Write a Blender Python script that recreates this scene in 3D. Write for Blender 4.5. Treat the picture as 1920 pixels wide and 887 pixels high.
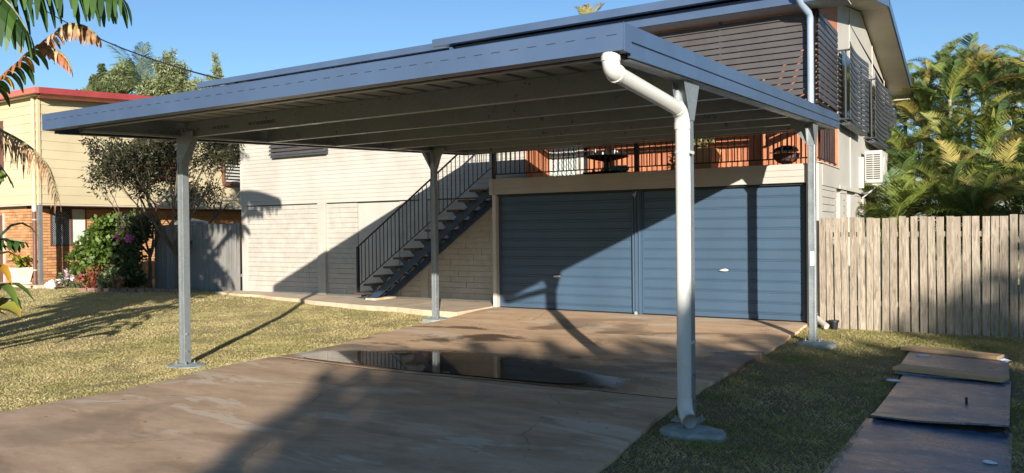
import bpy, math, random
import numpy as np
from mathutils import Vector, Matrix, Euler, Quaternion
random.seed(7); RNG = np.random.default_rng(11)
for o in list(bpy.data.objects): bpy.data.objects.remove(o, do_unlink=True)
SC = bpy.context.scene; COL = SC.collection; PI = math.pi; RAD = math.radians

# ---------------------------------------------------------------- camera, sky, sun, exposure
cd = bpy.data.cameras.new('camera'); cam = bpy.data.objects.new('camera', cd); COL.objects.link(cam); SC.camera = cam
cd.sensor_width = 36; cd.lens = 1485.7/1920*36; cd.clip_start = .05; cd.clip_end = 4000
_y, _p, _r = RAD(-31.637), RAD(-.4203), RAD(.5976)
_f = Vector((math.sin(_y)*math.cos(_p), math.cos(_y)*math.cos(_p), math.sin(_p)))
_a = Vector((math.cos(_y), -math.sin(_y), 0)); _d = _f.cross(_a)
_rr = _a*math.cos(_r)+_d*math.sin(_r); _dd = -_a*math.sin(_r)+_d*math.cos(_r)
cam.matrix_world = Matrix(((_rr.x, -_dd.x, -_f.x, 0), (_rr.y, -_dd.y, -_f.y, 0), (_rr.z, -_dd.z, -_f.z, 1.42), (0, 0, 0, 1)))
SUN_EL = RAD(13.3); SUN_AZ = RAD(143.9)          # azimuth clockwise from +Y towards the sun
W = bpy.data.worlds.new('World'); SC.world = W; W.use_nodes = True
nt = W.node_tree; bg = nt.nodes['Background']; sky = nt.nodes.new('ShaderNodeTexSky')
sky.sky_type = 'NISHITA'; sky.sun_disc = False; sky.sun_elevation = SUN_EL; sky.sun_rotation = SUN_AZ
sky.altitude = 0; sky.air_density = 1.0; sky.dust_density = 0.0; sky.ozone_density = 4.0
nt.links.new(sky.outputs[0], bg.inputs[0]); bg.inputs[1].default_value = .088
sl = bpy.data.lights.new('sun', 'SUN'); sun = bpy.data.objects.new('sun', sl); COL.objects.link(sun)
sl.energy = 5.0; sl.angle = RAD(.5); sl.color = (1, .94, .85)
sdir = Vector((math.sin(SUN_AZ)*math.cos(SUN_EL), math.cos(SUN_AZ)*math.cos(SUN_EL), math.sin(SUN_EL)))
sun.rotation_euler = sdir.to_track_quat('Z', 'Y').to_euler(); sun.location = (10, -14, 12)
SC.view_settings.view_transform = 'Standard'; SC.view_settings.look = 'None'; SC.view_settings.gamma = 1
SC.view_settings.exposure = 0.9
SC.render.engine = 'CYCLES'

# ---------------------------------------------------------------- materials
def srgb(c):
    if isinstance(c, str):
        c = tuple(int(c[i:i+2], 16)/255 for i in (0, 2, 4))
    return tuple((v/12.92 if v <= .04045 else ((v+.055)/1.055)**2.4) for v in c)+(1,)
def lin(*c): return tuple(c)+(1,)
class NT:
    def __init__(s, name):
        s.m = bpy.data.materials.new(name); s.m.use_nodes = True; s.t = s.m.node_tree; s.b = s.t.nodes['Principled BSDF']
        s.tc = s.t.nodes.new('ShaderNodeTexCoord')
        s.geo = s.t.nodes.new('ShaderNodeNewGeometry')
    def n(s, typ, **k):
        x = s.t.nodes.new(typ)
        for a, v in k.items(): setattr(x, a, v)
        return x
    def l(s, a, b): s.t.links.new(a, b)
    def pos(s, scale=(1, 1, 1), loc=(0, 0, 0)):
        m = s.n('ShaderNodeMapping'); m.inputs['Scale'].default_value = scale; m.inputs['Location'].default_value = loc
        s.l(s.geo.outputs['Position'], m.inputs[0]); return m.outputs[0]
    def noise(s, scale, detail=4, rough=.55, vec=None, dist=0):
        x = s.n('ShaderNodeTexNoise'); x.inputs['Scale'].default_value = scale; x.inputs['Detail'].default_value = detail
        x.inputs['Roughness'].default_value = rough; x.inputs['Distortion'].default_value = dist
        s.l(vec if vec is not None else s.geo.outputs['Position'], x.inputs['Vector']); return x.outputs['Fac']
    def ramp(s, fac, lo, hi, a=0., b=1.):
        x = s.n('ShaderNodeMapRange', clamp=True); s.l(fac, x.inputs['Value'])
        x.inputs['From Min'].default_value = lo; x.inputs['From Max'].default_value = hi
        x.inputs['To Min'].default_value = a; x.inputs['To Max'].default_value = b
        return x.outputs['Result']
    def mix(s, fac, a, b, mode='MIX'):
        x = s.n('ShaderNodeMix', data_type='RGBA', blend_type=mode)
        if hasattr(fac, 'links'): s.l(fac, x.inputs['Factor'])
        else: x.inputs['Factor'].default_value = fac
        for k, v in (('A', a), ('B', b)):
            i = [q for q in x.inputs if q.name == k and q.type == 'RGBA'][0]
            if hasattr(v, 'links'): s.l(v, i)
            else: i.default_value = v
        return [q for q in x.outputs if q.type == 'RGBA'][0]
    def math(s, op, a, b=None):
        x = s.n('ShaderNodeMath', operation=op)
        for i, v in ((0, a), (1, b)):
            if v is None: continue
            if hasattr(v, 'links'): s.l(v, x.inputs[i])
            else: x.inputs[i].default_value = v
        return x.outputs[0]
    def set(s, k, v):
        i = s.b.inputs[k]
        if hasattr(v, 'links'): s.l(v, i)
        else: i.default_value = v
    def bump(s, h, strength=.3, dist=.01):
        x = s.n('ShaderNodeBump'); x.inputs['Strength'].default_value = strength; x.inputs['Distance'].default_value = dist
        s.l(h, x.inputs['Height']); s.l(x.outputs[0], s.b.inputs['Normal'])
def pm(name, c1, c2=None, scale=3., rough=.6, metal=0., bump=0., bscale=60., rvar=.1, detail=5, vec=None, objvar=0., spec=None, dirt=None, lo=.35, hi=.65):
    k = NT(name); c1 = srgb(c1); c2 = srgb(c2) if c2 else tuple(v*.8 for v in c1[:3])+(1,)
    v = k.pos(scale=vec) if vec else None
    f = k.ramp(k.noise(scale, detail, vec=v), lo, hi); col = k.mix(f, c1, c2)
    if dirt:
        dc, ds, dlo, dhi = dirt
        col = k.mix(k.ramp(k.noise(ds, 6, .65), dlo, dhi), col, srgb(dc))
    if objvar:
        oi = k.n('ShaderNodeObjectInfo'); col = k.mix(k.ramp(oi.outputs['Random'], 0, 1, 0, objvar), col, tuple(v*.45 for v in c1[:3])+(1,))
    k.set('Base Color', col); k.set('Metallic', metal)
    k.set('Roughness', k.ramp(k.noise(scale*2.3, 4), .3, .7, max(rough-rvar, .02), min(rough+rvar, 1)))
    if spec is not None: k.set('Specular IOR Level', spec)
    if bump: k.bump(k.noise(bscale, 4), bump, .01)
    return k.m
M = {}
M['cream'] = pm('cream_paint', 'b3ada2', 'a8a195', 1.3, .62, bump=.08, bscale=40, dirt=('a39a86', 2.2, .62, .85))
M['cream_brick'] = pm('painted_block', 'b2aba0', 'a69f92', 5., .7, bump=.7, bscale=26, objvar=.05, dirt=('a99f8c', 3., .6, .85))
M['white'] = pm('white_paint', 'bfb9ad', 'b3ad9f', 2, .5, bump=.05, dirt=('b4ac9c', 3., .62, .9))
M['side_sheet'] = pm('side_sheet', 'b2ada2', 'a7a297', .8, .6, bump=.05, bscale=20, dirt=('b2aa9a', 1.2, .55, .9))
M['soffit'] = pm('soffit', 'c9bfae', 'bcb19f', 1.5, .7)
M['colorbond'] = pm('slate_blue_steel', '4d607b', '475872', 1.2, .36, metal=.15, bump=.03, bscale=8, rvar=.08, spec=.7, dirt=('5a6c86', 3., .6, .9))
M['slot_dark'] = pm('slot_shadow', '323f55', '2c384d', 2, .6)
M['colorbond_dark'] = pm('dark_blue_steel', '1d2436', '182030', 2, .5)
M['galv'] = None
def galv(name, c1, c2, metal=.75, rough=.42):
    k = NT(name); v = k.n('ShaderNodeTexVoronoi'); v.inputs['Scale'].default_value = 55
    k.l(k.geo.outputs['Position'], v.inputs['Vector'])
    sep = k.n('ShaderNodeSeparateColor'); k.l(v.outputs['Color'], sep.inputs[0])
    f = k.math('MULTIPLY_ADD', sep.outputs[0], .45); f.node.inputs[2].default_value = .1
    f2 = k.math('ADD', f, k.ramp(k.noise(2.5, 4), .3, .7, -.1, .3))
    k.set('Base Color', k.mix(f2, srgb(c1), srgb(c2))); k.set('Metallic', metal)
    k.set('Roughness', k.ramp(k.noise(7, 3), .3, .7, rough-.1, rough+.1)); return k.m
M['galv'] = galv('galvanised_steel', 'a3a8a8', '868c8e', .6, .45)
M['galv_beam'] = galv('galvanised_beam', '9ba09f', '868c8c', .5, .36)
M['galv_sheet'] = galv('zinc_underside', 'a3a097', '8c897f', .3, .6)
M['pipe_grey'] = pm('grey_pipe', '94a2b2', '8896a6', 1.5, .4)
M['pvc'] = pm('white_pvc', 'd2d0c8', 'c8c6bd', 1.2, .32, rvar=.05, dirt=('c5c0ae', 5, .6, .85))
M['door_blue'] = pm('garage_door_blue', '41566a', '3c5063', .9, .45, bump=.05, bscale=25, rvar=.08, dirt=('6d7d8a', 5., .66, .95))
M['stair_blue'] = pm('stair_paint_blue', '2d3d52', '26354a', 3, .45)
M['black'] = pm('black_rail', '17191d', '1e2126', 4, .45)
M['slat'] = pm('charcoal_slat', '4d4a49', '454241', 3, .55, bump=.05, objvar=.12)
M['slat2'] = pm('grey_slat', '43464a', '3a3d41', 3, .5, objvar=.1)
def wood(name, c1, c2, vec=(14, 14, 1.2), rough=.7, objvar=.3, bump=.3, knots=True, dark='5b4634'):
    k = NT(name); oi = k.n('ShaderNodeObjectInfo'); m = k.n('ShaderNodeMapping'); m.inputs['Scale'].default_value = vec
    add = k.n('ShaderNodeVectorMath', operation='ADD'); k.l(k.geo.outputs['Position'], add.inputs[0])
    cx = k.n('ShaderNodeCombineXYZ'); mm = k.math('MULTIPLY', oi.outputs['Random'], 37.); k.l(mm, cx.inputs[0]); k.l(mm, cx.inputs[2])
    k.l(cx.outputs[0], add.inputs[1]); k.l(add.outputs[0], m.inputs[0])
    g = k.noise(2.2, 6, .65, vec=m.outputs[0], dist=1.2)
    col = k.mix(k.ramp(g, .3, .7), srgb(c1), srgb(c2))
    col = k.mix(k.ramp(oi.outputs['Random'], 0, 1, 0, objvar), col, srgb(dark))
    if knots:
        vo = k.n('ShaderNodeTexVoronoi'); vo.inputs['Scale'].default_value = .55; k.l(m.outputs[0], vo.inputs['Vector'])
        col = k.mix(k.ramp(vo.outputs['Distance'], .04, .13, .85, 0.), col, srgb(dark))
    k.set('Base Color', col); k.set('Roughness', rough)
    if bump: k.bump(g, bump, .004)
    return k.m
M['paling'] = wood('weathered_pine', 'bfb29c', '6b5c4c', (18, 18, 1.6), objvar=.30, bump=.6)
M['paling_old'] = wood('grey_paling', '918c84', '706c66', (20, 20, 1.2), objvar=.3, dark='45484c')
M['merbau'] = wood('red_timber', 'd48c62', 'ac6542', (18, 18, 1.3), objvar=.42, knots=False, dark='6b3524')
M['tread'] = wood('tread_timber', '54402e', '3c2c20', (2, 16, 16), objvar=.2, knots=False)
M['plank'] = wood('raw_pine', 'd0ab80', 'b58f64', (1.8, 14, 14), objvar=.1, dark='6b4c30')
def brickmat():
    k = NT('orange_brick'); oi = k.n('ShaderNodeObjectInfo')
    col = k.mix(k.ramp(k.noise(9, 4), .3, .7), srgb('bd8a5c'), srgb('ab7850'))
    col = k.mix(k.ramp(oi.outputs['Random'], .6, 1., 0, .6), col, srgb('8e5636'))
    col = k.mix(k.ramp(oi.outputs['Random'], .35, .0, 0, .4), col, srgb('e4b27c'))
    k.set('Base Color', col); k.set('Roughness', .85); k.bump(k.noise(50, 4), .5, .006); return k.m
M['brick'] = brickmat()
M['mortar'] = pm('mortar', '9b8b76', '8c7c68', 8, .9)
M['yellow_board'] = pm('pale_yellow_board', 'c4b592', 'baab88', 1., .6, bump=.05, dirt=('b9a982', 2.5, .62, .9))
M['red'] = pm('red_roof_steel', 'a24340', '8e3835', 2, .5)
M['red_light'] = pm('faded_red_steel', 'bd6a58', 'b2604f', 2, .5)
M['brown_metal'] = pm('brown_pipe', '6f4a3c', '603f33', 3, .5)
M['glass'] = pm('dark_glass', '20262b', '262c31', 2, .08, spec=.8)
M['curtain'] = pm('curtain', 'cfd6cc', 'b9c2ba', 3, .9)
M['mesh'] = pm('security_mesh', 'b9bdbc', 'a9adad', 5, .4, metal=.3)
M['concrete_pad'] = pm('fresh_concrete', '9fa69f', '858c86', 9, .85, bump=.5, bscale=50, dirt=('6c7568', 4., .5, .8))
M['path'] = pm('path_concrete', 'cbb69a', 'b8a387', 2.2, .85, bump=.3, bscale=50, dirt=('8f7c62', 3., .55, .8))
M['terracotta'] = pm('terracotta', 'd99e6c', 'c98c5b', 4, .8)
M['white_pot'] = pm('white_pot', 'e6ddc8', 'd6ccb4', 5, .7)
M['rock'] = pm('shell_white', 'dcdad2', 'bdbab2', 9, .7)
M['teal'] = pm('glazed_teal', '7fb7b5', '5e9896', 9, .3)
M['edging'] = pm('garden_edging', '8b6a5a', '6b5347', 6, .9, bump=.4)
M['text_grey'] = pm('number_grey', 'a9adb0', '9a9ea2', 4, .5)
M['ink'] = pm('ink', '22201c', '2a2823', 4, .8)
M['paper'] = pm('white_scrap', 'eef0f2', 'dde0e4', 8, .8)
M['cable'] = pm('black_cable', '15161a', '1b1c20', 3, .5)
def leafmat(name, c1, c2, c3=None, trans=.25, scale=1.5, rough=.5):
    k = NT(name); at = k.n('ShaderNodeAttribute'); at.attribute_name = 'tint'
    col = k.mix(at.outputs['Fac'], srgb(c1), srgb(c2))
    if c3: col = k.mix(k.ramp(k.noise(scale, 3), .5, .7), col, srgb(c3))
    k.set('Base Color', col); k.set('Roughness', rough)
    tr = k.n('ShaderNodeBsdfTranslucent'); k.l(col, tr.inputs[0]); mx = k.n('ShaderNodeMixShader'); mx.inputs[0].default_value = trans
    k.l(k.b.outputs[0], mx.inputs[1]); k.l(tr.outputs[0], mx.inputs[2])
    k.l(mx.outputs[0], k.t.nodes['Material Output'].inputs[0]); return k.m
M['leaf_bush'] = leafmat('bush_leaf', '34481a', '687e30', None)
M['leaf_dark'] = leafmat('dark_leaf', '3a4a2c', '5c6a3e', '6e6a44')
M['leaf_olive'] = leafmat('olive_leaf', '6f7a50', '9aa070', '5a6038')
M['leaf_grey'] = leafmat('wispy_leaf', '2c2e1a', '4c4c30', '2c221b')
M['leaf_palm'] = leafmat('palm_leaf', '587032', '8c9446', 'a09648', scale=.9, trans=.25)
M['leaf_palm_d'] = leafmat('palm_leaf_deep', '3a5228', '647840', None, trans=.25)
M['leaf_palm_y'] = leafmat('palm_leaf_yellow', '9c9248', 'b8a860', '7c6438', trans=.3)
M['leaf_banana'] = leafmat('paddle_leaf', '2c4420', '4c6a2a', None, trans=.3, rough=.35)
M['leaf_gold'] = leafmat('yellow_leaf', 'c98c1c', 'dca93a', '8a6a20', trans=.35, scale=6)
M['leaf_dead'] = leafmat('dead_leaf', 'a47a50', 'd9b489', '7a4e34', trans=.3, scale=9, rough=.8)
M['leaf_rust'] = leafmat('rust_leaf', 'a05428', 'c27a3a', '7a4020', trans=.3, scale=9)
M['leaf_lime'] = leafmat('lime_leaf', '8fa032', 'c0bc50', 'd0a040', trans=.35, scale=5)
M['flower_pink'] = leafmat('pink_flower', 'd0559a', 'e888ba', None)
M['flower_white'] = leafmat('white_flower', 'e0d0d0', 'c8aeb0', None)
M['leaf_red'] = leafmat('red_leaf', '7c3626', 'a8604a', None)
M['bark'] = pm('bark', '6b5a48', '4f4234', 9, .9, bump=.8, bscale=30)
M['palm_stem'] = pm('palm_stem', '8d8a68', '6c6a4c', 3, .7, vec=(1, 1, 9))

# ---------------------------------------------------------------- helpers
class MB:
    def __init__(s): s.v = []; s.f = []; s.sm = False
    def add(s, vs, fs):
        n = len(s.v); s.v += [tuple(v) for v in vs]; s.f += [tuple(i+n for i in f) for f in fs]; return s
    def box(s, x0, x1, y0, y1, z0, z1):
        vs = [(x0, y0, z0), (x1, y0, z0), (x1, y1, z0), (x0, y1, z0), (x0, y0, z1), (x1, y0, z1), (x1, y1, z1), (x0, y1, z1)]
        return s.add(vs, [(0, 3, 2, 1), (4, 5, 6, 7), (0, 1, 5, 4), (1, 2, 6, 5), (2, 3, 7, 6), (3, 0, 4, 7)])
    def prism(s, poly, axis, a, b):
        """extrude 2-D polygon along axis ('x','y','z') from a to b"""
        def P(u, w, t): return {'x': (t, u, w), 'y': (u, t, w), 'z': (u, w, t)}[axis]
        n = len(poly); vs = [P(u, w, a) for u, w in poly]+[P(u, w, b) for u, w in poly]
        return s.add(vs, [tuple(range(n))[::-1], tuple(range(n, 2*n))]+[(i, (i+1) % n, n+(i+1) % n, n+i) for i in range(n)])
    def hexa(s, b4, t4): return s.add(list(b4)+list(t4), [(0, 3, 2, 1), (4, 5, 6, 7), (0, 1, 5, 4), (1, 2, 6, 5), (2, 3, 7, 6), (3, 0, 4, 7)])
    def tube(s, pts, rad, n=8, cap=True):
        pts = [Vector(p) for p in pts]; rad = rad if isinstance(rad, (list, tuple)) else [rad]*len(pts)
        vs = []; up = None
        for i, p in enumerate(pts):
            t = (pts[min(i+1, len(pts)-1)]-pts[max(i-1, 0)]).normalized()
            if up is None:
                up = Vector((0, 0, 1)) if abs(t.z) < .9 else Vector((1, 0, 0))
            u = (up-t*up.dot(t)).normalized(); w = t.cross(u); up = u
            for k in range(n):
                a = 2*PI*k/n; vs.append(p+(u*math.cos(a)+w*math.sin(a))*rad[i])
        fs = [(i*n+k, i*n+(k+1) % n, (i+1)*n+(k+1) % n, (i+1)*n+k) for i in range(len(pts)-1) for k in range(n)]
        if cap: fs += [tuple(range(n))[::-1], tuple(range((len(pts)-1)*n, len(pts)*n))]
        s.sm = True; return s.add(vs, fs)
    def lathe(s, c, prof, n=20):
        vs = [(c[0]+r*math.cos(2*PI*k/n), c[1]+r*math.sin(2*PI*k/n), c[2]+z) for r, z in prof for k in range(n)]
        fs = [(i*n+k, i*n+(k+1) % n, (i+1)*n+(k+1) % n, (i+1)*n+k) for i in range(len(prof)-1) for k in range(n)]
        fs += [tuple(range(n))[::-1], tuple(range((len(prof)-1)*n, len(prof)*n))]
        s.sm = True; return s.add(vs, fs)
    def mesh(s, name, mat, smooth=None):
        me = bpy.data.meshes.new(name); me.from_pydata(s.v, [], s.f); me.materials.append(mat); me.update()
        if (s.sm if smooth is None else smooth):
            me.shade_smooth()
            try: me.set_sharp_from_angle(angle=RAD(40))
            except Exception: pass
        return me
WL = {}
def link(name, data, parent=None, loc=(0, 0, 0), rot=None, scale=None):
    o = bpy.data.objects.new(name, data); COL.objects.link(o); loc = Vector(loc)
    if parent is not None: o.parent = parent; o.location = loc-WL[parent.name]
    else: o.location = loc
    if rot is not None: o.rotation_euler = rot
    if scale is not None: o.scale = scale
    WL[o.name] = loc; return o
def obj(name, mb, mat, parent=None, bevel=0, smooth=None):
    """mesh in world coordinates; a part keeps its own centre as origin"""
    vs = np.array(mb.v); c = (vs.min(0)+vs.max(0))/2; c[2] = vs[:, 2].min()
    mb.v = [tuple(v) for v in (vs-c)]
    o = link(name, mb.mesh(name, mat, smooth), parent, tuple(c))
    if bevel:
        b = o.modifiers.new('bevel', 'BEVEL'); b.width = bevel; b.segments = 2; b.limit_method = 'ANGLE'; b.angle_limit = RAD(40)
    return o
def thing(name, label, cat, loc=(0, 0, 0), group=None):
    o = link(name, None, None, loc); o.empty_display_size = .2; return tag(o, label, cat, group)
def tag(o, label=None, cat=None, group=None, kind=None):
    if label: o['label'] = label
    if cat: o['category'] = cat
    if group: o['group'] = group
    if kind: o['kind'] = kind
    return o
def B(*a): return MB().box(*a)
def tinted(name, V, F, tint, mat, mi=None):
    """fast mesh from arrays with a per-face 'tint'; V (n,3), F (m,k)"""
    me = bpy.data.meshes.new(name); k = F.shape[1]
    me.vertices.add(len(V)); me.vertices.foreach_set('co', V.astype(np.float32).ravel())
    me.loops.add(F.size); me.loops.foreach_set('vertex_index', F.astype(np.int32).ravel())
    me.polygons.add(len(F)); me.polygons.foreach_set('loop_start', np.arange(0, F.size, k, dtype=np.int32))
    a = me.attributes.new('tint', 'FLOAT', 'FACE'); a.data.foreach_set('value', np.asarray(tint, dtype=np.float32))
    for q in (mat if isinstance(mat, list) else [mat]): me.materials.append(q)
    if mi is not None: me.polygons.foreach_set('material_index', np.asarray(mi, dtype=np.int32))
    me.update(calc_edges=True); return me
def leaf_cloud(centres, radii, n, size, rng, flat=.6, aspect=1.8, droop=0.):
    """n leaves (pointed quads) spread through blobs; returns V,F,tint"""
    centres = np.array(centres, float); radii = np.array(radii, float)
    if radii.ndim == 1: radii = np.stack([radii]*3, 1)
    w = radii.prod(1)**(2/3); k = rng.choice(len(centres), n, p=w/w.sum())
    d = rng.normal(size=(n, 3)); d /= np.linalg.norm(d, axis=1)[:, None]
    r = rng.random(n)**.4
    P = centres[k]+d*radii[k]*r[:, None]
    ax = rng.normal(size=(n, 3))+d*.8; ax[:, 2] -= droop; ax /= np.linalg.norm(ax, axis=1)[:, None]
    nb = rng.normal(size=(n, 3)); nb[:, 2] += flat; sd = np.cross(ax, nb); sd /= np.linalg.norm(sd, axis=1)[:, None]+1e-9
    L = size*(.6+.8*rng.random(n))[:, None]; Wd = L/aspect*.5
    V = np.stack([P, P+ax*L*.5+sd*Wd, P+ax*L, P+ax*L*.5-sd*Wd], 1).reshape(-1, 3)
    F = np.arange(4*n).reshape(n, 4); return V, F, rng.random(n)
def clumps(c, r, m, rng, rs=.35):
    """m sub-blobs inside an ellipsoid, for an uneven crown"""
    c = np.array(c, float); r = np.array(r, float)
    d = rng.normal(size=(m, 3)); d /= np.linalg.norm(d, axis=1)[:, None]
    P = c+d*r*(rng.random(m)**.45)[:, None]; R = r.min()*rs*(.6+.8*rng.random(m)); return P, R
def ss(t): t = max(0, min(1, t)); return t*t*(3-2*t)

# ---------------------------------------------------------------- setting: ground
def dz(y): return -.075*ss((12.3-y)/2.2)             # the slab falls gently away from the garage
def gz(x, y):
    if x > -3.2: return dz(y)-.045
    f = ss((x+17)/4); return (dz(y)-.02-.035*ss((-7.4-x)/.6))*f+(-.03)*(1-f)
def build_ground():
    xs = [-900, -300, -120, -60, -40, -32]+list(np.arange(-28, 8.01, .35))+[10, 14, 20, 35, 70, 200, 900]
    ys = [-900, -300, -100, -40, -20, -10, -5]+list(np.arange(-2, 16, .35))+[18, 21, 25, 30, 40, 60, 120, 300, 900]
    V = [(x, y, gz(x, y)+.008*math.sin(x*3.1+y*1.3)*math.sin(y*2.7-x)*(1 if (y < 12 and (x < -7.6 or x > -1.9)) else 0)) for y in ys for x in xs]
    n = len(xs); F = [(j*n+i, j*n+i+1, (j+1)*n+i+1, (j+1)*n+i) for j in range(len(ys)-1) for i in range(n-1)]
    k = NT('lawn_soil'); a = k.noise(1.1, 5); b = k.noise(14, 6, .7); d = k.noise(90, 4, .7)
    col = k.mix(k.ramp(a, .38, .62), srgb('968650'), srgb('7f7640')); col = k.mix(k.ramp(b, .4, .65), col, srgb('ab9868'))
    col = k.mix(k.ramp(d, .42, .6), col, srgb('948450')); sx_ = k.n('ShaderNodeSeparateXYZ'); k.l(k.geo.outputs['Position'], sx_.inputs[0])
    rs = k.math('MULTIPLY', k.ramp(sx_.outputs[0], -3.4, -3.2), k.ramp(sx_.outputs[1], 11., 9.)); col = k.mix(k.math('MULTIPLY', rs, .85), col, k.mix(k.ramp(b, .35, .65), srgb('6a5540'), srgb('8a7556')))
    k.set('Base Color', col); k.set('Roughness', 1.); k.bump(d, .8, .03)
    mb = MB(); mb.add(V, F); o = link('ground', mb.mesh('ground', k.m)); tag(o, kind='structure')
build_ground()

# driveway: two slabs with a joint, uneven left edge
def drive_mat():
    k = NT('stained_concrete'); P = k.geo.outputs['Position']
    big = k.noise(.55, 5, .6, vec=k.pos((1, 1.5, 1), (3, 1, 0)), dist=.6); mid = k.noise(2.4, 6, .65, vec=k.pos((.6, 1.6, 1))); fine = k.noise(120, 3, .7); fl = k.noise(26, 5, .7)
    dry = k.mix(k.ramp(mid, .35, .65), srgb('d2b190'), srgb('b39474'))
    s0 = k.n('ShaderNodeSeparateXYZ'); k.l(P, s0.inputs[0]); far = k.ramp(s0.outputs[1], 6.62, 6.74)
    dry = k.mix(far, dry, k.mix(k.ramp(mid, .35, .65), srgb('e2bd96'), srgb('cba680')))
    dry = k.mix(k.ramp(fl, .4, .75, 0, .3), dry, srgb('a08466'))
    # a dry pale patina in streaks lying roughly along the house front
    st = k.noise(1.0, 6, .62, vec=k.pos((.5, 1.7, 1), (0, 4.2, 0)), dist=1.0)
    col = k.mix(k.ramp(st, .555, .60, 0, .5), dry, srgb('e0d0b8'))
    wet = k.ramp(big, .53, .60); sep = k.n('ShaderNodeSeparateXYZ'); k.l(P, sep.inputs[0])
    near = k.ramp(sep.outputs[1], 6.6, 6.8); band = k.math('MULTIPLY', near, k.ramp(sep.outputs[1], 11.6, 9.6))
    wet = k.math('MULTIPLY', wet, k.math('ADD', k.math('MULTIPLY', band, .7), .35))
    pd = k.n('ShaderNodeVectorMath', operation='DISTANCE'); k.l(k.pos((.42, 1., 0)), pd.inputs[0]); pd.inputs[1].default_value = (-5.3*.42, 7.15, 0)
    damp = k.math('MULTIPLY', k.ramp(k.math('ADD', pd.outputs['Value'], k.math('MULTIPLY', mid, 1.1)), 1.62, 1.30), near)
    wet = k.math('MAXIMUM', wet, damp)
    col = k.mix(wet, col, srgb('6a523e'))
    # pale blue-white bloom beside the puddle
    d2 = k.n('ShaderNodeVectorMath', operation='DISTANCE'); mp = k.pos((.55, 1.1, 1)); k.l(mp, d2.inputs[0]); d2.inputs[1].default_value = (-3.1*.55, 7.8*1.1, 0)
    bloom = k.math('MULTIPLY', k.ramp(d2.outputs['Value'], .75, .1), k.ramp(mid, .38, .6))
    col = k.mix(k.math('MULTIPLY', bloom, .5), col, srgb('a9a598'))
    vo = k.n('ShaderNodeTexVoronoi'); vo.inputs['Scale'].default_value = 2.3; k.l(k.pos((1, 1.4, 1)), vo.inputs['Vector'])
    spot = k.math('MULTIPLY', k.ramp(k.math('ADD', vo.outputs['Distance'], k.math('MULTIPLY', fl, .12)), .115, .10), k.ramp(k.noise(.8, 2), .48, .53))
    col = k.mix(k.math('MULTIPLY', spot, .55), col, srgb('d3c6b4'))
    # hairline cracks
    cr = k.n('ShaderNodeTexVoronoi', feature='DISTANCE_TO_EDGE'); cr.inputs['Scale'].default_value = .55
    wv = k.n('ShaderNodeVectorMath', operation='ADD'); k.l(k.pos((1, 1, 0)), wv.inputs[0])
    nz = k.n('ShaderNodeTexNoise'); nz.inputs['Scale'].default_value = 5; k.l(P, nz.inputs['Vector']); sc = k.n('ShaderNodeVectorMath', operation='SCALE'); sc.inputs['Scale'].default_value = .16
    k.l(nz.outputs['Color'], sc.inputs[0]); k.l(sc.outputs[0], wv.inputs[1]); k.l(wv.outputs[0], cr.inputs['Vector'])
    crack = k.math('MULTIPLY', k.ramp(cr.outputs['Distance'], .004, .0015), k.ramp(k.noise(1.3, 2), .5, .56))
    col = k.mix(k.math('MULTIPLY', crack, .45), col, srgb('3a2c22'))
    col = k.mix(k.ramp(fine, .3, .7, 0, .22), col, srgb('7a6048'))
    ds = []
    for (ex, ey, rx, ry) in ((-6.5, 7.1, .85, .42), (-5.3, 7.25, 1.15, .62), (-4.1, 7.05, .95, .42)):
        e_ = k.n('ShaderNodeVectorMath', operation='DISTANCE'); k.l(k.pos((1/rx, 1/ry, 0)), e_.inputs[0]); e_.inputs[1].default_value = (ex/rx, ey/ry, 0); ds.append(e_.outputs['Value'])
    dmin = k.math('MINIMUM', k.math('MINIMUM', ds[0], ds[1]), ds[2]); dmin = k.math('ADD', dmin, k.math('MULTIPLY', k.math('SUBTRACT', k.noise(3.2, 6, .7), .5), 1.3))
    film = k.math('MULTIPLY', k.ramp(dmin, 1.42, 1.02), near); col = k.mix(film, col, srgb('4a3829'))
    k.set('Base Color', col); rg = k.math('SUBTRACT', k.ramp(mid, .3, .7, .78, .92), k.math('MULTIPLY', wet, .42))
    k.set('Roughness', k.math('MULTIPLY', rg, k.ramp(film, 0, 1, 1, .16)))
    h = k.math('ADD', k.math('MULTIPLY', fine, .35), k.math('MULTIPLY', fl, .6)); h = k.math('MULTIPLY', k.math('SUBTRACT', h, k.math('MULTIPLY', crack, 1.5)), k.ramp(film, 0, 1, 1, .08))
    k.bump(h, .28, .006); return k.m
DM = drive_mat()
def slab(name, poly, z0, z1, mat, parent=None, fine=0):
    mb = MB(); mb.prism(poly, 'z', z0, z1); o = obj(name, mb, mat, parent, bevel=.012, smooth=False); return o
drive = link('driveway', None); tag(drive, kind='structure')
LY = [-4., 1.6, 3.45, 3.90, 4.37, 4.99, 5.71, 6.43, 7.04, 7.77, 8.76, 9.89, 10.7, 11.3, 11.6, 12.47]
LX = [-7.1, -7.23, -7.28, -7.27, -7.24, -7.32, -7.51, -7.56, -7.49, -7.57, -7.79, -8.01, -8.02, -8.05, -8.06, -8.03]
RYs = [-4., 3.1, 4.36, 5.51, 6.57, 7.9, 10.25, 11.95, 12.47]; RXs = [-1.9, -2.12, -2.16, -2.29, -2.40, -2.42, -2.44, -2.43, -2.46]
edgeL = lambda y: float(np.interp(y, LY, LX))+.014*math.sin(y*9.1)+.010*math.sin(y*23.7+1)
edgeR = lambda y: float(np.interp(y, RYs, RXs))+.010*math.sin(y*8.3)+.008*math.sin(y*21.1+2)
JX = [-7.6, -7.25, -6.3, -5.41, -4.34, -3.36, -2.3]; JY = [6.70, 6.68, 6.615, 6.575, 6.67, 6.71, 6.73]
jy = lambda x: float(np.interp(x, JX, JY))+.006*math.sin(x*17)
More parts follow.
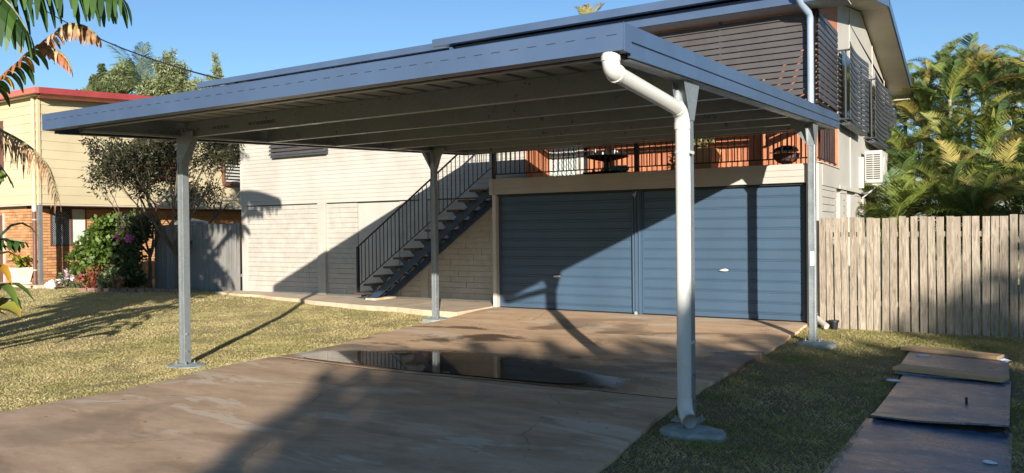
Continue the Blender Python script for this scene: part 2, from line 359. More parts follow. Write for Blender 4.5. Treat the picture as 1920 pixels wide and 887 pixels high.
def slab_grid(y0, y1, name):
    """slab following the ragged edges; y0/y1 are functions of x or numbers"""
    f = lambda v, x: v(x) if callable(v) else v
    nu, nv = 26, 40; top = []
    for j in range(nv+1):
        t = j/nv; row = []
        yc = f(y0, -5)*(1-t)+f(y1, -5)*t
        for i in range(nu+1):
            u = i/nu; x = edgeL(yc)*(1-u)+edgeR(yc)*u; y = f(y0, x)*(1-t)+f(y1, x)*t; row.append((x, y, dz(y)))
        top.append(row)
    V = [p for r in top for p in r]; W_ = nu+1; F = [(j*W_+i, j*W_+i+1, (j+1)*W_+i+1, (j+1)*W_+i) for j in range(nv) for i in range(nu)]
    ring = [(0, i) for i in range(nu)]+[(j, nu) for j in range(nv)]+[(nv, i) for i in range(nu, 0, -1)]+[(j, 0) for j in range(nv, 0, -1)]
    cx = -5; b = len(V)
    for (j, i) in ring:
        p = top[j][i]; V.append((p[0], p[1], p[2]-.14))
    n = len(ring)
    # rounded arris: pull the rim down a little
    for (j, i) in ring: k_ = j*W_+i; V[k_] = (V[k_][0], V[k_][1], V[k_][2]-.008)
    for q in range(n):
        a_ = ring[q][0]*W_+ring[q][1]; c_ = ring[(q+1) % n][0]*W_+ring[(q+1) % n][1]; F.append((a_, b+q, b+(q+1) % n, c_))
    mb = MB(); mb.add(V, F); o = link(name, mb.mesh(name, DM, False), drive); return o
slab_grid(-4., lambda x: jy(x)-.028, 'concrete_slab')
slab_grid(lambda x: jy(x)+.028, 12.47, 'concrete_slab')
mb = MB(); jx = np.linspace(-7.55, -2.42, 40)
for xa_, xb_ in zip(jx[:-1], jx[1:]):
    za_ = dz(6.7)-.014; mb.hexa([(xa_, jy(xa_)-.029, za_-.1), (xb_, jy(xb_)-.029, za_-.1), (xb_, jy(xb_)+.029, za_-.1), (xa_, jy(xa_)+.029, za_-.1)], [(xa_, jy(xa_)-.029, za_), (xb_, jy(xb_)-.029, za_), (xb_, jy(xb_)+.029, za_), (xa_, jy(xa_)+.029, za_)])
obj('joint_filler', mb, pm('joint_filler', '2c241d', '3a3027', 9, .95), drive)
# path along the house wall
path = link('path', None); tag(path, kind='structure')
xs = [-8.045, -9.6, -11.2, -12.8, -14.4, -16.2]; fy = [11.2, 11.45, 11.6, 12.0, 12.35, 12.55]
for i in range(5):
    slab('path_slab', [(xs[i]-.006, fy[i]), (xs[i]-.006, 13.14), (xs[i+1]+.006, 13.14), (xs[i+1]+.006, fy[i+1]), ((xs[i]+xs[i+1])/2, (fy[i]+fy[i+1])/2-.06)], -.1, .015, M['path'], path)

# puddle: a thin sheet of standing water lying against the joint
def puddle():
    k = NT('puddle_water'); k.set('Base Color', k.mix(k.ramp(k.noise(2.2, 5), .35, .65), lin(.05, .034, .022), lin(.09, .065, .045))); k.set('Roughness', .03); k.set('IOR', 1.33)
    k.set('Specular IOR Level', .75)
    n = k.noise(9, 2); k.bump(n, .02, .01)
    ctl = [(-6.85, 6.42), (-6.95, 6.6), (-6.9, 6.95), (-6.6, 7.2), (-6.1, 7.32), (-5.7, 7.5), (-5.35, 7.45), (-5.0, 7.62), (-4.7, 7.5), (-4.5, 7.25), (-4.05, 7.15), (-3.9, 6.95), (-3.5, 6.98), (-3.25, 6.80), (-3.15, 6.62), (-3.35, 6.48), (-4.0, 6.42), (-4.6, 6.38), (-5.15, 6.34), (-6.0, 6.37)]
    pts = []; n = len(ctl)
    for i in range(n):
        p0, p1, p2, p3 = (Vector(ctl[(i+j) % n]) for j in (-1, 0, 1, 2))
        for t in (0, .2, .4, .6, .8):
            q = .5*((2*p1)+(p2-p0)*t+(2*p0-5*p1+4*p2-p3)*t*t+(3*p1-p0-3*p2+p3)*t**3)
            a = .03*math.sin(q.x*23+q.y*17)+.022*math.sin(q.x*51+1); pts.append((q.x*.93-.36+a*.4, 6.5+(q.y-6.5)*.86+(a if q.y > 6.6 else 0)))
    mb = MB(); nn = len(pts); pts = [(x*1.05, max(y*1.05, jy(x*1.05)+.012)) for x, y in pts]; mb.add([(x, y, -.075+.0035) for x, y in pts], [tuple(range(nn))[::-1]])
    o = link('puddle', mb.mesh('puddle', k.m)); tag(o, kind='structure')
puddle()

# ---------------------------------------------------------------- carport
CX0, CX1 = -8.2, -2.075; YF, YB = 5.93, 10.8
zb = lambda Y: 2.555+.0457*(Y-5.93)
carport = thing('carport', 'new open steel carport with slate blue fascias over the driveway', 'carport', (-4.9, 8, 0))
def sloped(x0, x1, y0, y1, d0, d1):
    return MB().hexa([(x0, y0, zb(y0)+d0), (x1, y0, zb(y0)+d0), (x1, y1, zb(y1)+d0), (x0, y1, zb(y1)+d0)],
                     [(x0, y0, zb(y0)+d1), (x1, y0, zb(y0)+d1), (x1, y1, zb(y1)+d1), (x0, y1, zb(y1)+d1)])
# posts, square tube with a proud channel lip on one face
def post(x, y, z0):
    h = .045; zt = zb(y)+.1; m = MB()
    m.box(x-h, x+h, y-h, y+h, z0+.012, zt)
    o = obj('post', m, M['galv'], carport, bevel=.004)
    f = MB()
    for s in (-1, 1): f.box(x+s*.030-.010, x+s*.030+.010, y-h-.005, y-h-.0005, z0+.012, zt-.11)
    obj('channel_lip', f, M['galv'], o)
    f = MB(); f.box(x-.11, x+.11, y-.085, y+.085, z0, z0+.012); obj('base_plate', f, M['galv'], o)
    for dx, dy in ((-.085, -.06), (.085, -.06), (.085, .06), (-.085, .06)):
        f = MB(); f.lathe((x+dx, y+dy, z0+.012), [(.014, 0), (.014, .014), (.006, .014), (.006, .035)], 8); obj('anchor_bolt', f, M['galv'], o)
    for z in (.16, .36):
        f = MB(); f.tube([(x+h, y-.012, z0+z), (x+h+.018, y-.012, z0+z)], .011, 6); obj('bolt', f, M['galv'], o)
    # gusset plates: along the side beam (both faces) and inward under the cross purlin
    zz = zb(y)+.0
    yr = .17 if x < -5 and y < 8 else -.17
    for s in (-1, 1):
        X = x+s*(h+.004); tz_ = -.001 if (s > 0) == (x > -5) else .0
        f = MB(); f.prism([(y-.045, zz-.30), (y+.045, zz-.30), (y+.17, zz-.012), (y+.17, zz-.005+tz_), (y-(.045 if yr > 0 else .17), zz-.02+tz_), (y-(.045 if yr > 0 else .17), zz-.027)], 'x', X-.002, X+.002)
        obj('gusset', f, M['galv'], o)
    s = 1 if x < -5 else -1; o2 = .22 if (x < -5 and y > 8) else .04
    f = MB(); f.prism([(x-s*.04, zz-.30), (x+s*.04, zz-.30), (x+s*.26, zz-.004), (x+s*.26, zz+.06), (x-s*o2, zz+.06), (x-s*o2, zz-.004)], 'y', y-h-.010, y-h-.006)
    obj('gusset', f, M['galv'], o)
    return o
P4 = [(CX0, YF, -.115), (CX0, YB, -.055), (CX1+.012, YF, -.066), (CX1, YB, -.055)]
for x, y, z in P4: post(x, y, z)
f = MB(); f.box(CX1-.02, CX1+.03, YB-.056, YB-.0515, .93, 1.11); st = obj('sticker', f, M['paper'], carport)
# side beams (C sections) and cross purlins
for x, s in ((CX0, 1), (CX1, -1)):
    web = sloped(x-.038*s-.002, x-.038*s+.002, 4.72, 12.15, 0, .178)
    for d in (0, .175):
        web2 = sloped(min(x-.036*s, x+.036*s), max(x-.036*s, x+.036*s), 4.72, 12.15, d, d+.003); web.add(web2.v, web2.f)
    w3 = sloped(x+.036*s-.002, x+.036*s+.002, 4.72, 12.15, 0, .022); web.add(w3.v, w3.f)
    obj('side_beam', web, M['galv_beam'], carport)
def purlin(y, x0=CX0+.04, x1=CX1-.04, mat='galv_beam', name='purlin'):
    z = zb(y); m = MB(); m.box(x0, x1, y-.002, y+.002, z, z+.177); m.box(x0, x1, y+.002, y+.07, z-.0, z+.003)
    m.box(x0, x1, y+.002, y+.07, z+.173, z+.176); m.box(x0, x1, y+.068, y+.072, z+.003, z+.022)
    m.box(x0, x1, y-.0025, y-.002, z, z+.006)
    o = obj(name, m, M[mat], carport); return o
PUR = [YF, 7.18, 8.42, 9.62, YB, 11.75]
pl = [purlin(y) for y in PUR]
purlin(12.13)
# cleats and bolts where the purlins meet the beams
for y in PUR[:5]:
    for x, s in ((CX0+.04, 1), (CX1-.04, -1)):
        m = MB()
        for q in (.05, .10, .15): m.tube([(x+s*.06, y-.002, zb(y)+q), (x+s*.06, y-.014, zb(y)+q)], .009, 6)
        obj('bolt_row', m, M['galv'], carport)
# mid cleats under the sheet at each purlin (bright little tabs)
for y in PUR[:3]:
    for i in range(5):
        x = -6.9+i*1.05+random.uniform(-.1, .1); m = MB(); m.box(x, x+.05, y-.0065, y-.0025, zb(y)+.135, zb(y)+.165)
        obj('tab', m, M['galv'], carport)
# front and rear cross members hidden behind the gutter
m = sloped(CX0-.04, CX1+.04, 4.68, 4.705, .036, .17); obj('front_beam', m, M['colorbond_dark'], carport)
obj('front_lip', sloped(CX0-.04, CX1+.04, 4.706, 4.76, .030, .034), M['galv'], carport)
# roof sheets with ribs running down the slope
def roof_sheet(x0, w):
    prof = []; n = 3; pitch = w/n
    for i in range(n):
        a = x0+i*pitch; prof += [(a, 0), (a+pitch*.36, 0), (a+pitch*.39, .029), (a+pitch*.61, .029), (a+pitch*.64, 0)]
    prof.append((x0+w, 0)); mb = MB(); ys = (4.62, 12.22); t = .0012
    for (a, za), (b, z_b) in zip(prof[:-1], prof[1:]):
        q = [(a, ys[0], zb(ys[0])+.181+za), (b, ys[0], zb(ys[0])+.181+z_b), (b, ys[1], zb(ys[1])+.181+z_b), (a, ys[1], zb(ys[1])+.181+za)]
        mb.hexa(q, [(x, y, z+t) for x, y, z in q])
    return mb
k2 = NT('roof_sheet'); bf = k2.n('ShaderNodeNewGeometry')
k2.set('Roughness', .5); k2.set('Metallic', .1); sepn = k2.n('ShaderNodeSeparateXYZ'); k2.l(bf.outputs['True Normal'], sepn.inputs[0])
k2.set('Base Color', k2.mix(k2.ramp(sepn.outputs[2], -.02, .02), srgb('969893'), srgb('4a5670')))
NSH = 8; w0 = (CX1+.085-(CX0-.30))/NSH
for i in range(NSH): obj('roof_sheet', roof_sheet(CX0-.30+i*w0, w0-.001), k2.m, carport)
for i in range(NSH*3):   # screws and dark rib ends above the gutter line
    x = CX0-.30+(i+.5)*w0/3
    m = MB(); m.lathe((x+.11, 4.69, zb(4.69)+.183), [(.010, 0), (.010, .012), (.004, .014)], 8); obj('screw', m, M['galv'], carport)
    m = MB(); m.box(x-.052, x-.020, 4.632, 4.65, zb(4.62)+.183, zb(4.62)+.209); obj('clip', m, M['galv'], carport)
    m = MB(); m.box(x-.022, x+.020, 4.612, 4.6195, zb(4.62)+.183, zb(4.62)+.209); obj('rib_end', m, M['black'], carport)
# gutter along the low front edge, slightly open box with a rolled lip
GX0, GX1, GY = -8.53, -1.955, 4.50
gz0, gz1 = 2.523, 2.69
prof = [(GY+.11, gz1-.02), (GY+.11, gz0), (GY, gz0), (GY-.004, gz1-.008), (GY+.004, gz1), (GY+.016, gz1-.004), (GY+.012, gz1-.012), (GY+.004, gz1-.015), (GY+.0045, gz0+.004), (GY+.106, gz0+.004), (GY+.106, gz1-.02)]
m = MB(); m.prism(prof, 'x', GX0, GX1); gutter = obj('gutter', m, M['colorbond'], carport)
for x in (GX0-.002, GX1):
    m = MB(); m.prism([(GY-.004, gz0-.002), (GY+.112, gz0-.002), (GY+.112, gz1-.018), (GY-.006, gz1+.002)], 'x', x, x+.002); obj('end_cap', m, M['colorbond'], gutter)
sm = B(-.034, .034, -.0035, 0, -.0022, .0022).mesh('slot', M['slot_dark'])
nsl = 46
for i in range(nsl): link('overflow_slot', sm, gutter, (GX0+.12+i*(GX1-GX0-.2)/(nsl-1), GY-.0028, gz0+.098))
# capping on the roof edge just above the gutter
m = MB(); m.box(GX0+.02, GX1-.01, 4.612, 4.614, zb(4.6)+.15, zb(4.6)+.181); obj('edge_trim', m, M['colorbond'], carport)
# side fascias: wide upper capping over a lower band with a dark groove between
for x, s in ((-1.985, 1), (CX0-.31, -1)):
    a, b = (x, x+.022*s); lo, hi = min(a, b), max(a, b)
    obj('barge_cap', sloped(lo, hi, 4.56, 12.22, .103, .205), M['colorbond'], carport)
    obj('groove', sloped(lo+(.002 if s < 0 else -.0), hi-(.002 if s > 0 else 0)-.004, 4.66, 12.20, .090, .1035), M['colorbond_dark'], carport)
    obj('fascia_band', sloped(lo+.0, hi, 4.62, 12.22, 0.002, .0905), M['colorbond'], carport)
    lo2, hi2 = (x-.06, x) if s > 0 else (x, x+.06)
    obj('fascia_lip', sloped(lo2, hi2, 4.66, 12.20, -.004, -.001), M['galv'], carport)
obj('rear_fascia', sloped(CX0-.33, CX1+.10, 12.222, 12.244, -.0, .21), M['colorbond'], carport)
m = MB(); m.box(GX1+.003, GX1+.010, GY, GY+.10, gz0-.01, gz1-.01); obj('corner_cover', m, M['colorbond'], carport)
# white downpipe: drop, bend, long sloping run, bend, vertical, shoe
def arc(c, a, b, n=6): return [tuple((Vector(c)+(Vector(a)-Vector(c))*math.cos(t*PI/2/n)+(Vector(b)-Vector(c))*math.sin(t*PI/2/n))) for t in range(n+1)]
R = .053; px, py = -2.038, 5.77
def bez(p0, p1, p2, n=7): return [tuple(Vector(p0)*(1-t)**2+Vector(p1)*2*t*(1-t)+Vector(p2)*t*t) for t in [i/n for i in range(n+1)]]
top = [(-2.07, 4.56, 2.522)]+bez((-2.07, 4.56, 2.49), (-2.07, 4.56, 2.42), (-2.07, 4.64, 2.41))
m = MB(); m.tube(top, R+.004, 18); dp = obj('downpipe', m, M['pvc'], carport)
for p in (top[1], top[-1]):
    q = Vector(p); d = Vector((0, 0, 1)) if p == top[1] else Vector((0, 1, -.10)).normalized()
    m = MB(); m.tube([q-d*.016, q+d*.016], R+.0085, 18); obj('pipe_collar', m, M['pvc'], dp)
m = MB(); m.tube([(-2.07, 4.64, 2.41), (-2.041, 5.69, 2.318)], R, 18); obj('pipe_run', m, M['pvc'], dp)
m = MB(); b2 = bez((-2.041, 5.67, 2.32), (px, py, 2.308), (px, py, 2.20)); m.tube(b2, R+.004, 18); obj('pipe_bend', m, M['pvc'], dp)
m = MB(); m.tube([(px, py, 2.22), (px, py, 2.17)], R+.008, 18); obj('pipe_collar', m, M['pvc'], dp)
m = MB(); m.tube([(px, py, 2.20), (px, py, .12)], R, 20); obj('pipe_run', m, M['pvc'], dp)
sh = bez((px, py, .14), (px, py, .0), (px+.075, py-.095, -.008)); m = MB(); m.tube(sh, R+.004, 18, cap=False)
i_ = len(m.v); m.tube([Vector(p) for p in sh][::-1], R-.001, 18, cap=False); obj('pipe_shoe', m, M['pvc'], dp)
for z in (2.0, .56):
    m = MB(); m.tube([(px, py, z-.012), (px, py, z+.012)], R+.0035, 18); m.box(px+.03, px+.052, py-.004, py+.02, z-.011, z+.011)
    m.box(px+.044, px+.052, py+.02, py+.12, z-.011, z+.011); obj('pipe_clip', m, M['pvc'], dp)
# printed stamp on the first purlin
def text(s, size, mat, name, loc, rot, parent=None, ext=.0006, shear=0, sx=1):
    c = bpy.data.curves.new(name, 'FONT'); c.body = s; c.size = size; c.extrude = ext; c.shear = shear
    t = bpy.data.objects.new(name, c); COL.objects.link(t); bpy.context.view_layer.update()
    me = bpy.data.meshes.new_from_object(t.evaluated_get(bpy.context.evaluated_depsgraph_get())); bpy.data.objects.remove(t, do_unlink=True)
    me.materials.clear(); me.materials.append(mat); return link(name, me, parent, loc, rot, (sx, 1, 1))
for s, x in (('IM 3', -7.98), ('TOM: STEEL MC 200.1.5', -7.66), ('2440  1 25  TRUE BUILDING PRODUCTS', -7.05)):
    text(s, .05, M['ink'], 'stamped_text', (x+(.05 if x < -7.9 else 0), YF-.0035, zb(YF)+.055), (PI/2, 0, 0), pl[0], .0004, sx=.48 if x > -7.2 else .56)

# concrete footings
def footing(x, y, r, z, lab, seed, ry=.8):
    rn = random.Random(seed); n = 30; rr = [r*(1+rn.uniform(-.2, .2)) for _ in range(n)]
    rr = [(rr[i]+rr[i-1]+rr[(i+1) % n])/3 for i in range(n)]; mb = MB(); ring = []
    for q, h in ((1., z-.12), (1., z-.022), (.93, z-.006), (.6, z), (.2, z+.002)):
        ring.append([(x+math.cos(2*PI*k/n)*rr[k]*q, y+math.sin(2*PI*k/n)*rr[k]*q*ry, h+rn.uniform(-.002, .002)) for k in range(n)])
    vs = [v for g in ring for v in g]; fs = [(i*n+k, i*n+(k+1) % n, (i+1)*n+(k+1) % n, (i+1)*n+k) for i in range(4) for k in range(n)]
    fs.append(tuple(range(4*n, 5*n))); mb.add(vs, fs); mb.sm = True
    tag(obj('concrete_footing', mb, M['concrete_pad']), lab, 'concrete footing', 'concrete footings under the carport posts')
footing(CX0+.03, YF-.02, .27, -.115, 'round concrete footing between the lawn and the driveway under the carport post nearest the left', 1)
footing(CX0+.02, YB-.02, .25, -.056, 'pale concrete footing under the rear carport post near the stairs', 2)
footing(-1.955, 5.72, .245, -.068, 'greenish concrete footing below the mouth of the white downpipe', 3, .7)
footing(-2.0, YB-.05, .25, -.056, 'concrete footing in the grass under the carport post beside the fence', 4)

# ---------------------------------------------------------------- main house
house = thing('house', 'two storey cream clad house with blue double garage and covered deck', 'house', (-9, 17, 0))
HL, HR, HB = -15.9, -2.28, 21.6; FG, FL_, DB = 12.34, 13.14, 14.07
# left lower wall of painted blocks
core = obj('lower_wall', B(HL+.01, -8.05, FL_+.03, FL_+.22, -.05, 2.09), M['cream'], house)
bm_cache = {}
def block(x0, x1, z0, h, parent, y=FL_, mat='cream_brick', nm='block', axis='y', jit=.004):
    L = round(x1-x0, 3); key = (L, round(h, 3), mat, axis)
    if key not in bm_cache:
        bb = B(0, L, 0, .035, 0, h) if axis == 'y' else B(-.035, 0, 0, L, 0, h)
        bm_cache[key] = bb.mesh(nm, M[mat])
    loc = (x0, y+random.uniform(-jit, jit*.3), z0) if axis == 'y' else (y+random.uniform(-jit*.3, jit), x0, z0)
    return link(nm, bm_cache[key], parent, loc)
COUR = .1135; widths = [.38, .57, .76, .95]
for i in range(18):
    for (a, b) in ((HL+.20, -13.27), (-13.03, -12.10), (-10.9, -8.06)):
        x = a; first = True
        while x < b-.05:
            w = random.choice(widths)
            if b-(x+w) < .3: w = b-x
            w = min(w, b-x); block(x, round(x+w-.004, 3), .05+i*COUR, COUR-.006, core); x += w
# plain rendered panel (old doorway) and pilasters
obj('rendered_panel', B(-12.08, -10.92, FL_-.002, FL_+.03, 0, 2.06), M['cream'], core, bevel=.004)
obj('access_door', B(-11.0, -10.93, FL_-.012, FL_-.002, .1, 2.0), M['cream'], core)
for x0, x1 in ((HL, HL+.2), (-13.27, -13.03), (-10.35, -10.15)):
    obj('pilaster', B(x0, x1, FL_-.075 if x0 > -13.5 and x0 < -13 else FL_-.02, FL_+.03, 0, 2.11), M['cream'], house, bevel=.01)
obj('footing_course', B(HL+.2, -8.06, FL_-.012, FL_+.03, 0, .05), M['cream'], house)
# left upper weatherboards
up = obj('upper_wall', B(HL+.01, -7.80, FL_+.01, FL_+.2, 2.09, 5.0), M['cream'], house)
def board_mesh(L, h, th=.012, mat='cream', name='weatherboard'):
    mb = MB(); mb.prism([(0, 0), (-th, .003), (-.002, h), (.006, h)], 'x', 0, L); return mb.mesh(name, M[mat])
wb = board_mesh(-7.77-HL+.03, .0905)
for i in range(32): link('weatherboard', wb, up, (HL-.02, FL_, 2.095+i*.0915))
obj('corner_trim', B(HL-.03, HL+.02, FL_-.02, FL_+.05, 2.09, 5.0), M['white'], house)
obj('shadow_gap', B(HL, -8.06, FL_-.006, FL_+.01, 2.070, 2.092), M['black'], house)
# return wall of red timber at the left end of the deck
rw = obj('return_wall', B(-7.86, -7.785, FL_+.02, DB, 2.38, 4.8), M['black'], house)
n = 12
for i in range(n):
    y = FL_+.03+i*(DB-FL_-.04)/n
    obj('cladding_board', B(-7.784, -7.766+random.uniform(0, .006), y, y+.07, 2.385, 4.7), M['merbau'], rw)
bw = obj('deck_back_wall', B(-7.78, HR-.02, DB+.03, DB+.12, 2.38, 4.9), M['black'], house)
x = -6.90; bmesh_ = [B(0, .062, 0, .022, 0, 2.3).mesh('cladding_board', M['merbau']), B(0, .076, 0, .022, 0, 2.3).mesh('cladding_board', M['merbau'])]
while x < HR-.08:
    q = random.randint(0, 1); link('cladding_board', bmesh_[q], bw, (x, DB+random.uniform(-.006, .006), 2.385)); x += (.066, .080)[q]
obj('corner_board', B(HR-.075, HR-.003, DB-.008, DB+.03, 2.385, 4.75), M['merbau'], bw)
# white security door with diamond mesh
sd = obj('security_door', B(-7.76, -6.98, DB+.01, DB+.03, 2.39, 4.45), M['curtain'], house)
for a in ((-7.76, -7.70, 2.39, 4.45), (-7.13, -6.98, 2.39, 4.45), (-7.70, -7.13, 4.38, 4.45), (-7.70, -7.13, 2.39, 2.44)):
    obj('frame', B(a[0], a[1], DB-.025, DB+.009, a[2], a[3]), M['white'], sd)
m = MB()
for s in (-1, 1):
    for i in range(-9, 30):
        x0 = -7.70+i*.075; pts = []
        for t in np.linspace(0, 1, 2):
            pts.append((x0+s*0+(t*1.1*s), DB-.006 if s > 0 else DB-.012, 2.44+t*1.94))
        # clip to the panel
        (xa, ya, za), (xb, yb, z_) = pts; g = (z_-za)/(xb-xa)
        lo, hi = (-7.70, -7.13); xa2, xb2 = max(min(xa, xb), lo), min(max(xa, xb), hi)
        if xb2-xa2 < .02: continue
        zA = za+(xa2-xa)*g; zB = za+(xb2-xa)*g; m.tube([(xa2, ya, zA), (xb2, ya, zB)], .006, 4)
obj('diamond_mesh', m, M['mesh'], sd, smooth=False)
# deck floor, fascia boards over the garage
obj('deck_floor', B(-8.06, HR-.01, FG+.012, DB, 2.22, 2.378), M['tread'], house)
beam = obj('deck_beam', B(-8.055, HR-.16, FG+.005, FG+.2, 2.092, 2.375), M['cream'], house)
fb = board_mesh(HR-.20+8.07, .094, .016)
for i in range(3): link('weatherboard', fb, beam, (-8.07, FG, 2.094+i*.0945))
obj('end_board', B(-8.08, -8.0, FG-.022, FG+.02, 2.085, 2.385), M['cream'], beam)
# garage
gar = obj('garage_frame', B(-8.03, -7.955, FG+.0, FG+.12, 0, 2.09), M['white'], house, bevel=.006)
obj('garage_side_wall', B(-8.05, -7.97, FG+.12, FL_+.03, 0, 2.09), M['cream'], house)
obj('garage_back', B(-7.97, HR-.2, FG+.5, FG+.55, 0, 2.3), M['black'], house)
obj('lintel_gap', B(-7.95, HR-.2, FG+.05, FG+.10, 2.062, 2.092), M['black'], house)
def gdoor(x0, x1, hx, hz, tilt=0):
    root = obj('garage_door', B(x0, x1, FG+.125, FG+.15, .015, 2.06), M['door_blue'], house)
    h = 2.045/12.5; n = 0; z = .015; nm = None
    pr = [(0, 0), (-.006, .004), (-.006, .018), (-.016, .026), (-.016, .034), (-.006, .042), (-.006, h-.006), (0, h)]
    mb = MB(); mb.prism([(p[0], p[1]) for p in pr], 'x', 0, x1-x0-.04); me = mb.mesh('door_panel', M['door_blue'])
    for i in range(12): link('door_panel', me, root, (x0+.02, FG+.124, .03+i*h+.06))
    for xx in (x0, x1-.02): obj('edge_channel', B(xx, xx+.02, FG+.098, FG+.124, .015, 2.06), M['door_blue'], root)
    obj('bottom_rail', B(x0+.02, x1-.02, FG+.10, FG+.124, .015, .088), M['door_blue'], root)
    obj('door_seal', B(x0, x1, FG+.11, FG+.15, .002, .0145), M['black'], root)
    m = MB(); m.tube([(hx-.07, FG+.085, hz-.006), (hx-.03, FG+.07, hz), (hx+.03, FG+.07, hz+.004), (hx+.065, FG+.085, hz)], [.008, .018, .022, .008], 8)
    m.box(hx-.012, hx+.012, FG+.075, FG+.112, hz-.012, hz+.012)
    obj('handle', m, M['rock'], root)
gdoor(-7.93, -5.275, -6.72, .60)
gdoor(-5.10, -2.50, -3.72, .76)
gp = obj('garage_pillar', B(-5.27, -5.105, FG+.07, FG+.124, 0, 2.06), M['door_blue'], house)
for x0 in (-5.262, -5.215, -5.150): obj('channel_rib', B(x0, x0+.022, FG+.045, FG+.0695, 0, 2.055), M['door_blue'], gp, bevel=.004)
text('4', .15, M['text_grey'], 'house_number', (-5.262, FG+.040, 1.955), (PI/2, 0, 0), gp, .003, shear=.25)
m = MB(); m.lathe((-5.19, FG-.0, 0), [(.03, 0), (.03, .03), (.02, .05)], 8); obj('door_stop', m, M['concrete_pad'], gp)
# right corner pillar
rp = obj('corner_pillar', B(-2.455, HR, FG+.0, FG+.3, -.03, 2.375), M['white'], house, bevel=.006)
obj('jamb', B(-2.498, -2.456, FG+.09, FG+.15, 0, 2.09), M['black'], house)
# deck posts, railing
rail = obj('deck_railing', B(-8.05, HR-.06, FG+.03, FG+.05, 2.455, 2.475), M['black'], house)
obj('top_rail', B(-8.05, HR-.06, FG+.02, FG+.06, 3.34, 3.38), M['black'], rail)
bal = B(-.007, .007, -.007, .007, 0, .87).mesh('baluster', M['black'])
x = -7.95
while x < HR-.12:
    if abs(x+5.18) > .06: link('baluster', bal, rail, (x, FG+.04, 2.475))
    x += .1005
for x0, w, zt in ((-8.06, .05, 4.66), (-5.215, .07, 4.66), (-2.43, .10, 4.66)):
    obj('deck_post', B(x0, x0+w, FG+.045, FG+.115, 2.378, zt), M['black'], house)
sr = obj('side_railing', B(HR-.045, HR-.025, FG+.15, DB-.01, 2.455, 2.475), M['black'], house)
obj('top_rail', B(HR-.055, HR-.015, FG+.12, DB-.01, 3.28, 3.32), M['black'], sr)
for i in range(14): link('baluster', bal, sr, (HR-.035, FG+.22+i*.105, 2.475))
# privacy screens of wide charcoal slats
scr = obj('deck_screen', B(-5.24, -5.19, FG-.0, FG+.035, 3.40, 4.66), M['slat2'], house)
for x0 in (-7.3, -3.75, -2.47): obj('screen_stile', B(x0, x0+.045, FG-.0, FG+.035, 3.40, 4.66), M['slat2'], scr)
ls = B(0, HR-.06+8.02, -.018, -.002, 0, .076).mesh('slat', M['slat'])
for i in range(13): link('slat', ls, scr, (-8.02, FG+random.uniform(-.002, .002), 3.405+i*.0945))
ss_ = obj('side_screen', B(HR-.04, HR-.005, FG+.16, FG+.20, 3.33, 4.66), M['slat2'], house)
ls = B(0, .014, 0, DB-FG-.15, 0, .074).mesh('slat', M['slat2'])
for i in range(14): link('slat', ls, ss_, (HR-.003, FG+.10, 3.34+i*.0945))
obj('screen_stile', B(HR-.04, HR-.005, DB-.09, DB-.05, 3.33, 4.66), M['slat2'], ss_)
# side wall
sw = obj('side_wall', B(HR-.12, HR, DB, HB, 2.12, 4.70), M['side_sheet'], house)
# gable part following the roof
RY, RZ = 16.65, 5.70; EF, EB = 11.74, 21.97
def roofz(y, left=False): return RZ-(RY-y)*.175 if y < RY else RZ-(y-RY)*.207
m = MB(); m.prism([(DB, 4.70), (HB, 4.70), (HB, roofz(HB)-.10), (RY, RZ-.12), (DB, roofz(DB)-.10)], 'x', HR-.118, HR-.001)
obj('gable', m, M['side_sheet'], house)
m = MB(); m.prism([(FG+.02, 4.66), (DB, 4.66), (DB, roofz(DB)-.10), (FG+.02, roofz(FG)-.10)], 'x', HR-.12, HR-.003); obj('gable', m, M['merbau'], house)
obj('deck_ceiling', B(-8.5, HR-.13, FG+.05, DB, 4.67, 4.70), M['soffit'], house)
for y0 in (15.25, 18.2, 20.2):
    obj('cover_strip', B(HR, HR+.014, y0, y0+.05, 2.13, min(roofz(y0)-.14, 5.35)), M['white'], sw)
obj('cover_strip', B(HR, HR+.013, 15.31, 18.19, 4.56, 4.60), M['white'], sw)
obj('base_sheet', B(HR-.1, HR+.01, FG+.3, DB, 2.06, 2.385), M['side_sheet'], house)
obj('sill', B(HR-.1, HR+.03, FG+.02, DB, 2.386, 2.40), M['white'], house)
obj('shadow_strip', B(HR-.1, HR-.01, FG+.3, HB, 2.03, 2.058), M['black'], house)
obj('bottom_trim', B(HR-.1, HR+.025, DB+.01, HB, 2.06, 2.12), M['white'], house)
# side lower wall: painted brick bays between flat piers
lw = obj('side_lower_wall', B(HR-.2, HR-.045, FG+.3, HB, -.03, 2.03), M['cream'], house)
for a, b in ((12.66, 13.9), (14.35, 14.95), (15.9, 16.6), (17.6, 18.2), (19.1, 21.2)):
    for i in range(19):
        if .1+i*COUR < .9: continue
        L = round(b-a, 3); block(a, a+L-.004, .0+i*COUR*.98, COUR-.012, lw, y=HR-.01, axis='x')
for a, b in ((13.95, 14.3), (15.0, 15.85), (16.65, 17.55), (18.25, 19.05), (21.25, 21.6)):
    obj('pier', B(HR-.05, HR+.035, a, b, -.03, 1.98), M['white'], lw, bevel=.006)
